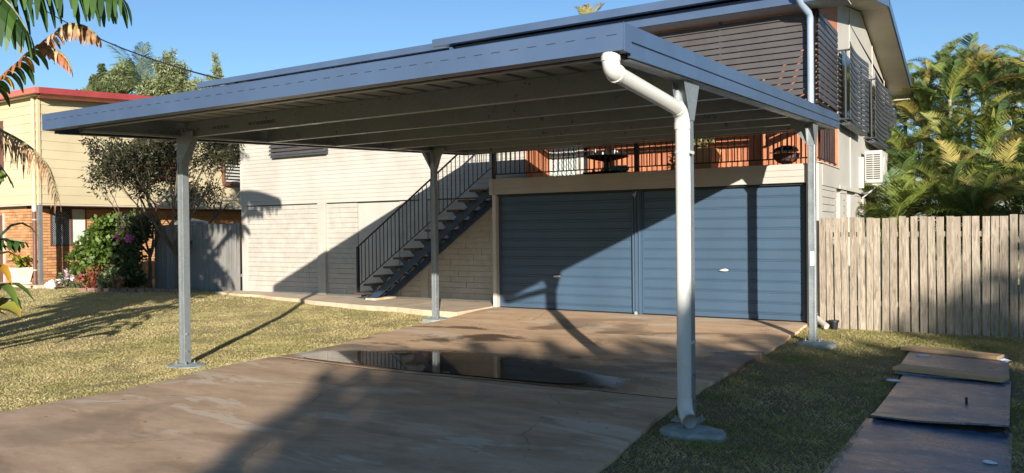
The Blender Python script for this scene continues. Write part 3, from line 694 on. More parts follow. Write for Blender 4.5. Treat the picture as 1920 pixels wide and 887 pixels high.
# window shades made of curved slats
def shade(y0, y1, z0, z1, n, off=.22):
    root = obj('window_shade', B(HR+.002, HR+.012, y0+.55, y1-.1, z0+.15, z1-.02), M['glass'], house)
    h = (z1-z0)/n
    for i in range(n):
        mb = MB(); N = 8; f = []; zz = z0+i*h
        for j in range(N+1):
            t = j/N; yy = y0+(y1-y0)*t; xx = HR+off-.10*math.sin(PI*t)*.5; f.append((xx, yy))
        for (xa, ya), (xb, yb) in zip(f[:-1], f[1:]):
            mb.hexa([(xa, ya, zz), (xa+.012, ya, zz), (xb+.012, yb, zz), (xb, yb, zz)], [(xa-.006, ya, zz+h*.84), (xa+.006, ya, zz+h*.84), (xb+.006, yb, zz+h*.84), (xb-.006, yb, zz+h*.84)])
        obj('slat', mb, M['slat2'], root)
    for yy in (y0+.06, y1-.35):
        obj('shade_upright', B(HR+off-.09, HR+off-.065, yy, yy+.04, z0-.01, z1-.12), M['slat2'], root)
    for zz in (z0+.02, z1-.14):
        for yy in (y0+.04,): m = MB(); m.tube([(HR, yy, zz), (HR+off, yy, zz)], .016, 8); obj('shade_bracket', m, M['slat2'], root)
    obj('shade_sill', B(HR+off-.14, HR+off-.02, y0+.12, y1-.02, z0-.07, z0-.02), M['slat2'], root)
shade(13.85, 15.95, 3.17, 4.45, 14)
shade(16.9, 19.6, 3.15, 4.45, 14)
shade(19.75, 21.2, 2.85, 4.35, 14, .16)
obj('rear_downpipe', MB().tube([(HR+.05, HB+.06, 4.4), (HR+.05, HB+.06, 1.9)], .05, 10), M['colorbond'], house)
# back wall (closes the volume)
obj('rear_wall', B(HL, HR-.125, HB-.12, HB, -.05, 4.75), M['cream'], house)
obj('left_side_wall', B(HL, HL+.1, FL_+.24, HB-.12, -.05, 5.2), M['cream'], house)
# roof
def roofpl(x0, x1, yf, name='roof'):
    m = MB(); t = .04
    zo = .055 if x1 < -8.9 else 0
    m.prism([(yf, roofz(yf)+zo), (RY, RZ), (EB, roofz(EB)), (EB, roofz(EB)+t), (RY, RZ+t), (yf, roofz(yf)+zo+t)], 'x', x0, x1)
    return obj(name, m, M['colorbond'], house)
YL = 12.48
roofpl(HL-.55, -8.92, YL); roof = roofpl(-8.90, -1.80, EF+.08)
# ribs on the roof sheets
m = MB()
xx = -16.3
while xx < -1.85:
    yf = YL if xx < -8.95 else EF+.08
    m.hexa([(xx, yf, roofz(yf)+.041), (xx+.03, yf, roofz(yf)+.041), (xx+.03, RY, RZ+.041), (xx, RY, RZ+.041)], [(xx, yf, roofz(yf)+.07), (xx+.03, yf, roofz(yf)+.07), (xx+.03, RY, RZ+.07), (xx, RY, RZ+.07)]); xx += .25
tag(obj('roof_ribs', m, M['colorbond'], roof), kind='stuff')
def hgutter(x0, x1, y, z):
    m = MB(); m.prism([(y, z-.125), (y+.115, z-.125), (y+.115, z-.01), (y+.108, z-.01), (y+.108, z-.118), (y+.006, z-.118), (y+.006, z), (y-.006, z), ], 'x', x0, x1)
    g = obj('roof_gutter', m, M['colorbond'], house)
    for x in (x0-.003, x1): obj('end_cap', B(x, x+.003, y-.004, y+.115, z-.127, z-.008), M['colorbond'], g)
hgutter(-8.92, -1.78, EF, 4.965); hgutter(-16.55, -8.93, YL-.1, 5.085)
obj('fascia_board', B(-8.55, -1.80, EF+.20, EF+.225, 4.665, 4.83), M['colorbond'], house)
obj('fascia_board', B(HL-.5, -8.56, YL+.02, YL+.045, 4.78, 4.95), M['colorbond'], house)
obj('end_closure', B(-8.62, -8.56, EF+.12, YL+.05, 4.665, 4.95), M['colorbond'], house)
obj('soffit', B(-8.55, -1.83, EF+.226, FG+.12, 4.66, 4.675), M['soffit'], house)
obj('soffit', B(HL-.5, -8.56, YL+.05, FL_+.05, 4.78, 4.795), M['soffit'], house)
obj('fascia_board', B(HL-.5, -1.80, EB-.03, EB, roofz(EB)-.16, roofz(EB)+.03), M['colorbond_dark'], house)
obj('eave_lining', B(HR-.05, -1.83, HB-.35, EB-.04, roofz(EB)-.12, roofz(EB)-.10), M['white'], house)
# raked verge: barge board and sloping soffit
for (a, b) in ((EF+.12, RY), (RY, EB)):
    def rk(x0, x1, d0, d1, name, mat, ya=a, yb=b):
        m = MB(); m.hexa([(x0, ya, roofz(ya)+d0), (x1, ya, roofz(ya)+d0), (x1, yb, roofz(yb)+d0), (x0, yb, roofz(yb)+d0)], [(x0, ya, roofz(ya)+d1), (x1, ya, roofz(ya)+d1), (x1, yb, roofz(yb)+d1), (x0, yb, roofz(yb)+d1)])
        return obj(name, m, M[mat], house)
    rk(-1.798, -1.77, -.10, .075, 'barge_board', 'colorbond')
    rk(HR+.002, -1.80, -.10, -.085, 'verge_soffit', 'soffit', a+.5 if a < 13 else a)
m = MB(); m.box(-1.80, -1.77, RY-.03, RY+.03, RZ-.13, RZ+.08); obj('apex_plate', m, M['colorbond_dark'], house)
# downpipe at the deck corner
m = MB(); m.tube([(-2.46, 11.80, 4.85), (-2.46, 11.83, 4.76), (-2.44, 11.95, 4.66), (-2.37, 12.17, 4.56), (-2.36, 12.22, 4.50), (-2.36, 12.23, 4.42)], .05, 14)
hd = obj('downpipe', m, M['pipe_grey'], house)
obj('pipe_run', MB().tube([(-2.36, 12.23, 4.47), (-2.36, 12.23, 2.40)], .047, 14), M['pipe_grey'], hd)
obj('pipe_run', MB().tube([(-2.36, 12.25, 2.40), (-2.36, 12.25, .25), (-2.34, 12.20, .13), (-2.12, 12.0, .0)], .045, 14), M['cream'], hd)
# window shade on the left upper wall
ws = obj('window_shade', B(-14.72, -12.95, FL_-.13, FL_-.11, 3.2, 3.24), M['slat2'], house)
for i in range(12):
    obj('slat', MB().prism([(FL_-.15, 3.25+i*.088), (FL_-.14, 3.25+i*.088), (FL_-.115, 3.25+i*.088+.062), (FL_-.125, 3.25+i*.088+.062)], 'x', -14.76, -12.92), M['slat'], ws)
obj('window_glass', B(-14.6, -13.1, FL_-.03, FL_-.014, 3.3, 4.4), M['white'], ws)
for xx in (-14.72, -13.0): obj('shade_bracket', B(xx, xx+.04, FL_-.12, FL_, 3.2, 4.3), M['slat2'], ws)

# ---------------------------------------------------------------- staircase
stair = thing('staircase', 'open tread timber staircase with dark blue steel stringers rising right to the deck', 'staircase', (-9.8, 12.7, 0))
SY0, SY1 = 12.36, 13.06; x0, z0 = -11.46, .17; dx, rise = .2675, .1845
for i in range(13):
    tx = x0+i*dx; tz = z0+i*rise
    if i == 12: break
    obj('tread', B(tx, tx+.27, SY0-.06, SY1, tz-.042, tz), M['tread'], stair, bevel=.004)
    for yy in (SY0+.12, SY1-.14):
        m = MB(); m.prism([(tx+.02, tz-.043), (tx+.25, tz-.043), (tx+.25, tz-.055), (tx+.19, tz-.13), (tx+.15, tz-.17), (tx+.10, tz-.13), (tx+.02, tz-.055)], 'y', yy, yy+.012)
        obj('tread_bracket', m, M['stair_blue'], stair)
ang = rise/dx
for yy in (SY0+.10, SY1-.12):
    xa, xb = -11.20, -8.07; za = .02
    m = MB(); zl = lambda x: z0+(x-x0)*ang-.22
    m.prism([(xa-.05, .016), (xa+.16, .016), (xb, zl(xb)-.12), (xb, zl(xb)+.03), ], 'y', yy, yy+.05)
    obj('stringer', m, M['stair_blue'], stair)
obj('foot_block', B(-11.22, -10.95, SY0+.03, SY1, .016, .055), M['path'], stair)
nx = lambda x: z0+(x-x0)*ang
ry = SY0-.03
m = MB(); m.tube([(-11.36, ry, nx(-11.36)+.88), (-8.03, ry, nx(-8.03)+.88)], .02, 6); obj('handrail', m, M['black'], stair)
m = MB(); m.tube([(-11.36, ry, nx(-11.36)+.06), (-8.03, ry, nx(-8.03)+.06)], .012, 4); obj('bottom_rail', m, M['black'], stair)
obj('newel_post', B(-11.385, -11.335, ry-.025, ry+.025, z0, nx(-11.36)+.88), M['black'], stair)
x = -11.26
while x < -8.06: obj('baluster', B(x-.006, x+.006, ry-.006, ry+.006, nx(x)+.06, nx(x)+.87), M['black'], stair); x += .1005

# ---------------------------------------------------------------- things on the deck
pot = thing('potted_shrub', 'big square tan pot with a leafy shrub on the deck behind the white downpipe', 'potted plant', (-4.35, 13.3, 2.38))
m = MB(); m.hexa([(-4.52, 13.12, 2.38), (-4.14, 13.12, 2.38), (-4.14, 13.48, 2.38), (-4.52, 13.48, 2.38)], [(-4.58, 13.06, 2.78), (-4.08, 13.06, 2.78), (-4.08, 13.54, 2.78), (-4.58, 13.54, 2.78)])
obj('pot', m, M['terracotta'], pot, bevel=.012)
P, Rr = clumps((-4.35, 13.3, 3.0), (.32, .3, .24), 9, RNG, .4); V, F, T = leaf_cloud(P, Rr, 420, .07, RNG); link('foliage', tinted('foliage', V, F, T, M['leaf_olive']), pot)
stand = thing('tiered_stand', 'dark two tier stand on the deck with pale shells and small plants', 'plant stand', (-6.05, 13.1, 2.38))
obj('column', MB().lathe((-6.05, 13.1, 2.38), [(.12, 0), (.05, .05), (.05, .26), (.10, .29)], 12), M['black'], stand)
obj('bowl', MB().lathe((-6.05, 13.1, 2.66), [(.10, 0), (.24, .03), (.40, .07), (.40, .085), (.36, .085)], 24), M['black'], stand)
obj('base_bowl', MB().lathe((-6.05, 13.1, 2.382), [(.36, 0), (.42, .05), (.43, .065), (.14, .06)], 24), M['black'], stand)
for i in range(11):
    a = i*.57; r = .30 if i % 2 else .2; x_, y_ = -6.05+r*math.cos(a), 13.1+r*math.sin(a)
    tag(obj('seashell', MB().lathe((x_, y_, 2.735), [(.035, 0), (.04, .03), (.022, .06+.05*random.random()), (.003, .10+.07*random.random())], 7), M['rock']), 'pale pointed shell in the upper bowl of the dark deck stand', 'shell', 'shells in the deck stand bowl')
for i in range(3): tag(obj('garden_ornament', MB().lathe((-5.83+.09*i, 12.92+.04*i, 2.447), [(.03, 0), (.075, .03), (.08, .06), (.03, .11)], 9), M['teal']), ('leftmost', 'middle', 'rightmost')[i]+' pale teal ornament in the lower bowl of the dark deck stand', 'ornament', 'teal ornaments in the lower bowl')
hp = thing('wall_planter', 'dark bowl planter on a pale bracket hanging on the deck railing near the right post', 'planter', (-2.8, 12.6, 2.4))
obj('bowl', MB().lathe((-2.8, 12.62, 2.40), [(.05, 0), (.13, .03), (.19, .10), (.20, .16), (.18, .16)], 18), M['brown_metal'], hp)
m = MB(); m.box(-3.0, -2.6, 12.40, 12.42, 2.56, 2.575); m.box(-2.82, -2.80, 12.40, 12.42, 2.575, 2.66); m.box(-2.65, -2.63, 12.40, 12.42, 2.575, 2.66); obj('bracket', m, M['white'], hp)
obj('lid', MB().lathe((-2.8, 12.62, 2.60), [(.19, 0), (.16, .05), (.06, .085), (.01, .09)], 16), M['black'], hp)

# ---------------------------------------------------------------- air conditioner
ac = thing('air_conditioner', 'white air conditioner unit bracketed to the side wall below the slatted window shades', 'air conditioner', (-2.04, 16.9, 2.15))
obj('casing', B(-2.21, -1.90, 16.5, 17.35, 2.26, 2.88), M['white'], ac, bevel=.012)
for c in (0, 1):
    for i in range(12):
        xx = -2.175+c*.13; zz = 2.335+i*.041
        obj('vent_slot', B(xx, xx+.112, 16.492, 16.4985, zz, zz+.022), M['slat2'], ac)
obj('fan_grille', MB().tube([(-1.905, 16.9, 2.57), (-1.885, 16.9, 2.57)], .22, 24), M['white'], ac)
for y0 in (16.55, 17.2):
    m = MB(); m.box(HR+.003, -1.88, y0, y0+.04, 2.215, 2.255); m.hexa([(HR+.003, y0, 1.98), (HR+.04, y0, 1.98), (HR+.04, y0+.03, 1.98), (HR+.003, y0+.03, 1.98)], [(-2.0, y0, 2.214), (-1.96, y0, 2.214), (-1.96, y0+.03, 2.214), (-2.0, y0+.03, 2.214)]); obj('wall_bracket', m, M['white'], ac)
m = MB(); m.box(HR+.003, HR+.08, 16.3, 16.38, 2.16, 2.75); obj('pipe_cover', m, M['white'], ac)
m = MB(); m.tube([(-2.1, 16.7, 2.25), (-2.1, 16.65, 2.1), (-2.2, 16.5, 2.06), (-2.24, 16.2, 2.07)], .02, 8); obj('hose', m, M['galv'], ac)

# ---------------------------------------------------------------- right fence
fence = thing('paling_fence', 'weathered timber paling fence running right from the house corner', 'fence', (0, 11.97, 0))
x = -2.25; i = 0
pm_ = {}
while x < 5.2:
    w = random.choice([.084, .088, .094]); hgt = 1.60+random.uniform(-.014, .014)
    if i == 11: w = .05
    key = round(w, 3)
    if key not in pm_: pm_[key] = B(0, w, -.009, .009, 0, 1.0).mesh('paling', M['paling'])
    o = link('paling', pm_[key], fence, (x, 12.22+random.uniform(-.006, .004), -.045), (random.uniform(-.004, .004), random.uniform(-.009, .009), 0), (1, 1, hgt))
    x += w+random.choice([.010, .016, .022]) if i != 10 else w+.002; i += 1
for z in (.30, 1.28): obj('fence_rail', B(-2.25, 5.3, 12.235, 12.28, z, z+.07), M['paling'], fence)
for xx in (-1.0, 1.4, 3.8): obj('fence_post', B(xx, xx+.1, 12.285, 12.38, -.1, 1.5), M['paling'], fence)
pp = thing('plant_pot', 'small black plant pot at the foot of the fence beside the cream pipe shoe', 'pot', (-1.99, 11.85, -.02))
obj('pot_shell', MB().lathe((-2.04, 12.12, -.05), [(.045, 0), (.06, .11), (.068, .11), (.068, .135), (.055, .135)], 14), M['black'], pp)
m = MB(); m.lathe((-2.04, 12.12, .06), [(.05, 0), (.05, .01), (.02, .02)], 12); obj('soil', m, M['bark'], pp)

# left fence
lf = thing('old_fence', 'blue grey shaded paling fence behind the left carport post', 'fence', (-17.6, 13.1, 0))
x = -19.35; mh = B(0, .094, -.009, .009, 0, 1.0).mesh('paling', M['paling_old'])
while x < -15.98:
    link('paling', mh, lf, (x, 13.1+random.uniform(-.004, .004), -.03), (0, random.uniform(-.01, .01), 0), (1, 1, 1.70+random.uniform(-.012, .012))); x += .1
for z in (.35, 1.35): obj('fence_rail', B(-19.35, -15.95, 13.115, 13.16, z, z+.07), M['paling_old'], lf)

# ---------------------------------------------------------------- sheets of formwork ply and planks on the grass
def ply_mat():
    k = NT('film_faced_ply'); n1 = k.noise(1.5, 6, .7, vec=k.pos((1, 2.2, 1)), dist=.8); n2 = k.noise(8, 7, .75); n3 = k.noise(60, 4, .8)
    col = k.mix(k.ramp(n1, .4, .62), srgb('4f5d6c'), srgb('2a3a5e')); col = k.mix(k.ramp(n2, .52, .66, 0, .75), col, srgb('959aa0'))  # blue patches paint the sky's sheen into the film colour; pale scuffs over it
    col = k.mix(k.ramp(n3, .52, .66, 0, .55), col, srgb('8a8f96')); k.set('Base Color', col)
    k.set('Roughness', k.ramp(n1, .38, .62, .42, .26)); k.set('Specular IOR Level', .9); k.bump(k.math('ADD', n3, k.math('MULTIPLY', n2, 1.)), .35, .004); return k.m
PM = ply_mat()
def sheet(c, w, h, rot, lab, z, curl=0., seed=0):
    n, mm = 12, 10; V = []; rn = random.Random(seed)
    for t in (0, .014):
        for j in range(mm+1):
            for i in range(n+1):
                u, v = i/n-.5, j/mm-.5; zz = curl*((max(0, -v-.38)/.12)**2)*(.4+.9*max(0, u+.2))+.004*math.sin(u*7+seed)*math.cos(v*5)
                X, Y = u*w+(rn.uniform(-.004, .004) if t == 0 else 0), v*h; V.append((c[0]+X*math.cos(rot)-Y*math.sin(rot), c[1]+X*math.sin(rot)+Y*math.cos(rot), z+zz+t))
    N = (n+1)*(mm+1); F = []
    for j in range(mm):
        for i in range(n):
            a = j*(n+1)+i; F.append((a, a+n+1, a+n+2, a+1)); F.append((N+a, N+a+1, N+a+n+2, N+a+n+1))
    for i in range(n): F.append((i, i+1, N+i+1, N+i)); a = mm*(n+1)+i; F.append((a+1, a, N+a, N+a+1))
    for j in range(mm): a = j*(n+1); F.append((a+n+1, a, N+a, N+a+n+1)); a += n; F.append((a, a+n+1, N+a+n+1, N+a))
    mb = MB(); mb.add(V, F); return tag(obj('plywood_sheet', mb, PM, smooth=False), lab, 'plywood sheet', 'dark plywood sheets lying on the grass')
sheet((-.45, 5.56), .99, 2.62, -.02, 'scuffed dark plywood sheet with a painted blue sky sheen lying on the grass nearest the camera', -.125, 0, 1)
sheet((-.40, 7.94), .93, 2.25, -.015, 'dark plywood sheet with a curled front edge between the other two sheets', -.106, .05, 2)
sheet((-.43, 9.87), 1.0, 1.84, .0, 'dusty grey plywood sheet under the two planks nearest the fence', -.088, 0, 3)
def plank(p0, p1, w, z, lab):
    a, b = Vector(p0), Vector(p1); d = (b-a).normalized(); nn = Vector((-d.y, d.x))*w/2; mb = MB()
    q = [a-nn, b-nn, b+nn, a+nn]; mb.hexa([(v.x, v.y, z) for v in q], [(v.x, v.y, z+.038) for v in q])
    tag(obj('timber_plank', mb, M['plank'], bevel=.003), lab, 'plank', 'timber planks across the plywood')
plank((-1.0, 10.72), (.0, 10.42), .24, -.073, 'pale timber plank across the plywood closest to the fence')
plank((-.93, 9.20), (.04, 8.95), .25, -.073, 'pale timber plank across the middle join of the plywood sheets')
plank((-1.09, 4.30), (-.86, 4.60), .095, -.11, 'short timber offcut beside the near corner of the nearest plywood sheet')
def scrap(x, y, z, a, b, lab, rot=.2):
    mb = MB(); n = 9; ring = [(math.cos(2*PI*k/n)*a*(1+.18*math.sin(k*2.3)), math.sin(2*PI*k/n)*b*(1+.15*math.cos(k*1.7))) for k in range(n)]
    ring = [(x+u*math.cos(rot)-v*math.sin(rot), y+u*math.sin(rot)+v*math.cos(rot)) for u, v in ring]; mb.prism(ring, 'z', z, z+.006); mb.v = [(p[0], p[1], p[2]+(.006*math.sin(p[0]*60) if p[2] > z else 0)) for p in mb.v]
    tag(obj('scrap', mb, M['paper']), lab, 'scrap', 'white scraps lying on the plywood')
scrap(-.77, 10.22, -.070, .07, .035, 'white paper scrap on the grey sheet just below the far plank')
scrap(.03, 10.3, -.070, .07, .06, 'white scrap at the right end of the far plank')
scrap(-.90, 8.55, -.086, .07, .045, 'white foam scrap at the left edge of the middle sheet')
scrap(-.06, 5.95, -.108, .045, .028, 'small white scrap on the nearest dark plywood sheet')
m = MB(); m.box(-.262, -.242, 7.76, 7.79, -.09, -.04); tag(obj('steel_stub', m, M['black']), 'small dark upright stub standing on the middle plywood sheet', 'metal stub')

# ---------------------------------------------------------------- neighbouring house
nb = thing('neighbour_house', 'pale yellow two storey house with red roof edge and orange brick ground floor', 'house', (-26, 16, 0))
NX, NY = -22.64, 11.82; NR = -23.30
w1 = obj('side_wall', B(NX-.2, NX-.012, NY+.02, 22., 2.31, 5.34), M['yellow_board'], nb)
bs = MB().prism([(0, 0), (.014, .004), (.002, .246), (-.006, .246)], 'y', 0, 22-NY).mesh('wide_board', M['yellow_board'])
for i in range(12): link('wide_board', bs, w1, (NX-.012, NY, 2.31+i*.25))
w2 = obj('front_wall', B(-31, NX-.02, NY+.01, NY+.2, 2.31, 5.30), M['yellow_board'], nb)
bs = MB().prism([(0, 0), (-.014, .004), (-.002, .246), (.006, .246)], 'x', -31, NX).mesh('wide_board', M['yellow_board'])
for i in range(12): link('wide_board', bs, w2, (0, NY+.008, 2.31+i*.25))
obj('corner_trim', B(NX-.05, NX+.02, NY-.025, NY+.05, 2.3, 5.29), M['yellow_board'], nb)
obj('underside', B(-31, NX-.015, NY+.0, 22., 2.27, 2.305), M['soffit'], nb)
# brick walls set back under the upper floor
FY = 12.05; NXB = -23.60
sb = obj('brick_side_wall', B(NXB-.2, NXB-.035, FY+.035, 22., -.05, 2.27), M['mortar'], nb)
fbw = obj('brick_front_wall', B(-31, NXB-.03, FY+.035, FY+.2, -.05, 2.27), M['mortar'], nb)
BH, BL = .0825, .245; nbk = 0; stuff = MB()
bmx = B(0, BL-.012, 0, .035, 0, BH-.012).mesh('brick', M['brick']); bmy = B(-.035, 0, 0, BL-.012, 0, BH-.012).mesh('brick', M['brick'])
WY0, WY1, WZ0, WZ1 = 12.62, 13.70, 1.13, 2.225
rest = []
for i in range(27):
    z = .05+i*BH
    if z+BH > 2.27: break
    off = (i % 2)*BL/2
    for j in range(60):
        y = FY+off*1.0+j*BL-(.0 if i % 2 else 0)
        if y+BL > 21.9: break
        if z+BH > WZ0 and y+BL > WY0 and y < WY1:
            for a_, b_ in ((y, min(y+BL-.012, WY0)), (max(y, WY1), y+BL-.012)):
                if b_-a_ > .02: rest.append(B(NXB-.035, NXB, a_, b_, z, z+BH-.012))
            continue
        if j == 0 and i % 2: rest.append(B(NXB-.035, NXB, FY+.001, FY+BL/2-.012, z, z+BH-.012))
        if y < 15.0 and nbk < 220: link('brick', bmy, sb, (NXB+random.uniform(-.002, .003), y, z)); nbk += 1
        else: rest.append(B(NXB-.035, NXB, y, y+BL-.012, z, z+BH-.012))
mb = MB()
for r in rest: mb.add(r.v, r.f)
tag(obj('brick_rest', mb, M['brick'], sb), kind='stuff')
rest = []; nbf = 0
for i in range(27):
    z = .05+i*BH
    if z+BH > 2.27: break
    off = (i % 2)*BL/2
    if i % 2: rest.append(B(NXB-BL/2, NXB-.036, FY, FY+.035, z, z+BH-.012))
    for j in range(30):
        x = NXB-off-(j+1)*BL
        if x < -26.6: rest.append(B(x, x+BL-.012, FY, FY+.035, z, z+BH-.012)); continue
        if x < -24.98-BL*.4 and z < 2.0 and x > -26.3: continue
        link('brick', bmx, fbw, (x, FY+random.uniform(-.002, .003), z)); nbf += 1
mb = MB()
for r in rest: mb.add(r.v, r.f)
tag(obj('brick_rest', mb, M['brick'], fbw), kind='stuff')
dr = obj('front_door', B(-26.2, -25.05, FY+.01, FY+.034, .05, 2.05), M['brown_metal'], nb); obj('door_frame', B(-25.05, -24.99, FY-.03, FY+.034, .05, 2.1), M['white'], dr)
obj('lintel', B(NXB-.03, NXB+.004, FY, 22., 2.232, 2.27), M['brown_metal'], nb)
wn = obj('window', B(NXB-.034, NXB-.02, WY0, WY1, WZ0, WZ1), M['glass'], nb)
for a in ((WY0, WY0+.04, WZ0, WZ1), (WY1-.04, WY1, WZ0, WZ1), (WY0, WY1, WZ0-.03, WZ0+.012), (WY0, WY1, WZ1-.03, WZ1), ((WY0+WY1)/2+.05, (WY0+WY1)/2+.10, WZ0, WZ1)):
    obj('window_frame', B(NXB-.02, NXB+.014, a[0], a[1], a[2], a[3]), M['brown_metal'], wn)
obj('curtain', B(NXB-.0195, NXB-.008, (WY0+WY1)/2+.1, WY1-.04, WZ0, WZ1), M['curtain'], wn)
m = MB()
for s in (-1, 1):
    for i in range(-20, 20):
        ya = WY0+.04+i*.065; yb = ya+s*1.15; za, zt = WZ0, WZ1; lo, hi = WY0+.04, (WY0+WY1)/2+.05; g = (zt-za)/(yb-ya)
        a_, b_ = max(min(ya, yb), lo), min(max(ya, yb), hi)
        if b_-a_ < .02: continue
        m.tube([(NXB-.006+.005*s, a_, za+(a_-ya)*g), (NXB-.006+.005*s, b_, za+(b_-ya)*g)], .005, 4)
obj('diamond_mesh', m, M['mesh'], wn, smooth=False)
# porch slab, corner post and pipe
obj('porch_slab', B(-31, NX+.12, NY-.15, FY+.05, -.1, .055), M['path'], nb)
cp = obj('porch_post', B(NX-.14, NX-.05, NY+.02, NY+.11, .055, 2.3), M['galv'], nb)
obj('drain_pipe', MB().tube([(NX-.16, NY-.05, 2.1), (NX-.16, NY-.05, .05), (NX-.13, NY-.16, .0)], .05, 12), M['brown_metal'], nb)
obj('drain_pipe', MB().tube([(NX-.16, NY-.05, 5.27), (NX-.16, NY-.05, 2.09)], .052, 12), M['yellow_board'], nb)
obj('pipe_socket', MB().tube([(NX-.16, NY-.05, 2.26), (NX-.16, NY-.05, 2.09)], .064, 12), M['white'], nb)
for z in (.45, 1.85): obj('pipe_strap', MB().tube([(NX-.16, NY-.05, z), (NX-.16, NY-.05, z+.03)], .057, 12), M['white'], nb)
# roof with red fascias
def nroof(y): return 5.38+.064*(y-11.62)
m = MB(); m.prism([(11.62, nroof(11.62)-.02), (17, nroof(17)-.02), (24, 5.5), (24, 5.56), (17, nroof(17)+.05), (11.62, nroof(11.62)+.05)], 'x', -32, NX+.48); obj('roof', m, M['red'], nb)
m = MB(); m.hexa([(NX+.483, 11.60, nroof(11.62)-.10), (NX+.51, 11.60, nroof(11.62)-.10), (NX+.51, 17, nroof(17)-.10), (NX+.483, 17, nroof(17)-.10)], [(NX+.483, 11.60, nroof(11.62)+.07), (NX+.51, 11.60, nroof(11.62)+.07), (NX+.51, 17, nroof(17)+.07), (NX+.483, 17, nroof(17)+.07)]); obj('barge_board', m, M['red'], nb)
m = MB(); m.hexa([(NX+.30, 11.66, nroof(11.62)-.2), (NX+.32, 11.66, nroof(11.62)-.2), (NX+.32, 17, nroof(17)-.2), (NX+.30, 17, nroof(17)-.2)], [(NX+.46, 11.66, nroof(11.62)-.10), (NX+.48, 11.66, nroof(11.62)-.10), (NX+.48, 17, nroof(17)-.10), (NX+.46, 17, nroof(17)-.10)]); obj('fascia_band', m, M['red_light'], nb)
obj('gutter', B(-32, NX+.51, 11.48, 11.595, nroof(11.62)-.10, nroof(11.62)+.06), M['red_light'], nb)
m = MB(); m.hexa([(-32, 11.62, nroof(11.62)-.12), (NX+.3, 11.62, nroof(11.62)-.12), (NX+.3, 17, nroof(17)-.12), (-32, 17, nroof(17)-.12)], [(-32, 11.62, nroof(11.62)-.10), (NX+.3, 11.62, nroof(11.62)-.10), (NX+.3, 17, nroof(17)-.10), (-32, 17, nroof(17)-.10)]); obj('eave_lining', m, M['soffit'], nb)
# side windows with slatted hoods, front window with shutters
for y0, y1, z0_, z1_, nn in ((14.75, 16.3, 3.3, 4.55, 12), (17.95, 18.95, 3.2, 4.6, 13)):
    wn = obj('window', B(NX+.004, NX+.012, y0, y1, z0_, z1_), M['glass'], nb); h = (z1_-z0_)/nn
    for i in range(nn):
        m = MB(); m.prism([(NX+.12, z0_+i*h), (NX+.13, z0_+i*h), (NX+.10, z0_+i*h+h*.55), (NX+.09, z0_+i*h+h*.55)], 'y', y0-.05, y1+.05); obj('slat', m, M['brown_metal' if y0 < 17 else 'white'], wn)
    for yy in (y0-.05, y1+.02): obj('slat_frame', B(NX+.003, NX+.135, yy-.03, yy, z0_-.03, z1_), M['brown_metal'], wn)
    obj('sill', B(NX+.003, NX+.15, y0-.05, y1+.05, z0_-.14, z0_-.03), M['brown_metal'], wn)
wn = obj('window', B(-26.6, -24.5, NY-.012, NY-.006, 3.0, 4.75), M['brown_metal'], nb)
for i in range(12): obj('louvre', MB().prism([(NY-.07, 3.05+i*.14), (NY-.055, 3.05+i*.14), (NY-.03, 3.05+i*.14+.12), (NY-.045, 3.05+i*.14+.12)], 'x', -26.5, -24.72), M['red_light' if i in (6, 7) else 'white'], wn)
# a metal water tank / sheet seen between tree and fence
m = MB(); m.lathe((-21.0, 15.4, 0), [(.55, 0), (.55, 1.75), (.5, 1.8), (.1, 1.9)], 28); tag(obj('water_tank', m, M['galv']), 'pale corrugated metal tank behind the bushes and the old fence', 'water tank')

# ---------------------------------------------------------------- plants
def bush(name, lab, cat, c, r, n, size, mat, m=14, rs=.38, group=None, stems=3, seed=1, droop=0., extra=(), aspect=1.8, hollow=0):
    rn = np.random.default_rng(seed); root = thing(name, lab, cat, (c[0], c[1], 0), group)
    P, Rr = clumps(c, r, m, rn, rs); V, F, T = leaf_cloud(P, Rr, n, size, rn, droop=droop, aspect=aspect)
    k = V.reshape(-1, 4, 3)[:, :, 2].min(1) > 0; V = V.reshape(-1, 4, 3)[k].reshape(-1, 3); F = np.arange(len(V)).reshape(-1, 4); T = T[k]
    link('foliage', tinted('foliage', V, F, T, M[mat]), root)
    sm = MB()
    for i in range(stems):
        p = P[rn.integers(len(P))]; b = (c[0]+rn.uniform(-.1, .1), c[1]+rn.uniform(-.1, .1), 0)
        mid = ((b[0]+p[0])/2+rn.uniform(-.1, .1), (b[1]+p[1])/2, (b[2]+p[2])/2); sm.tube([b, mid, tuple(p)], [.025, .018, .008], 6)
    obj('stems', sm, M['bark'], root)
    for en, em, ec, er, eN, es in extra:
        P2, R2 = clumps(ec, er, 6, rn, .5); V, F, T = leaf_cloud(P2, R2, eN, es, rn); link(en, tinted(en, V, F, T, M[em]), root)
    return root
bush('broadleaf_shrub', 'large bright green broad leaved shrub beside the brick window', 'shrub', (-20.55, 12.55, .95), (.95, .75, .95), 7000, .12, 'leaf_bush', 40, .36, seed=3, aspect=1.3)
bush('dark_shrub', 'dark green shrub with pink blossom between the bright shrub and the old fence', 'shrub', (-19.75, 12.7, .95), (.8, .6, 1.0), 5200, .11, 'leaf_dark', 16, .42, seed=4, extra=(('blossom', 'flower_pink', (-19.35, 12.15, 1.38), (.34, .2, .16), 90, .09),))
bush('pink_shrub', 'low bush covered in whitish pink flowers beside the porch', 'shrub', (-21.5, 12.15, .28), (.62, .35, .3), 700, .10, 'leaf_dark', 12, .5, seed=5, extra=(('blossom', 'flower_white', (-21.5, 12.0, .32), (.62, .35, .28), 420, .10),))
bush('red_shrub', 'small red leaved bush in front of the bright green shrub', 'shrub', (-20.15, 11.75, .24), (.42, .3, .3), 900, .09, 'leaf_red', 10, .5, seed=6)
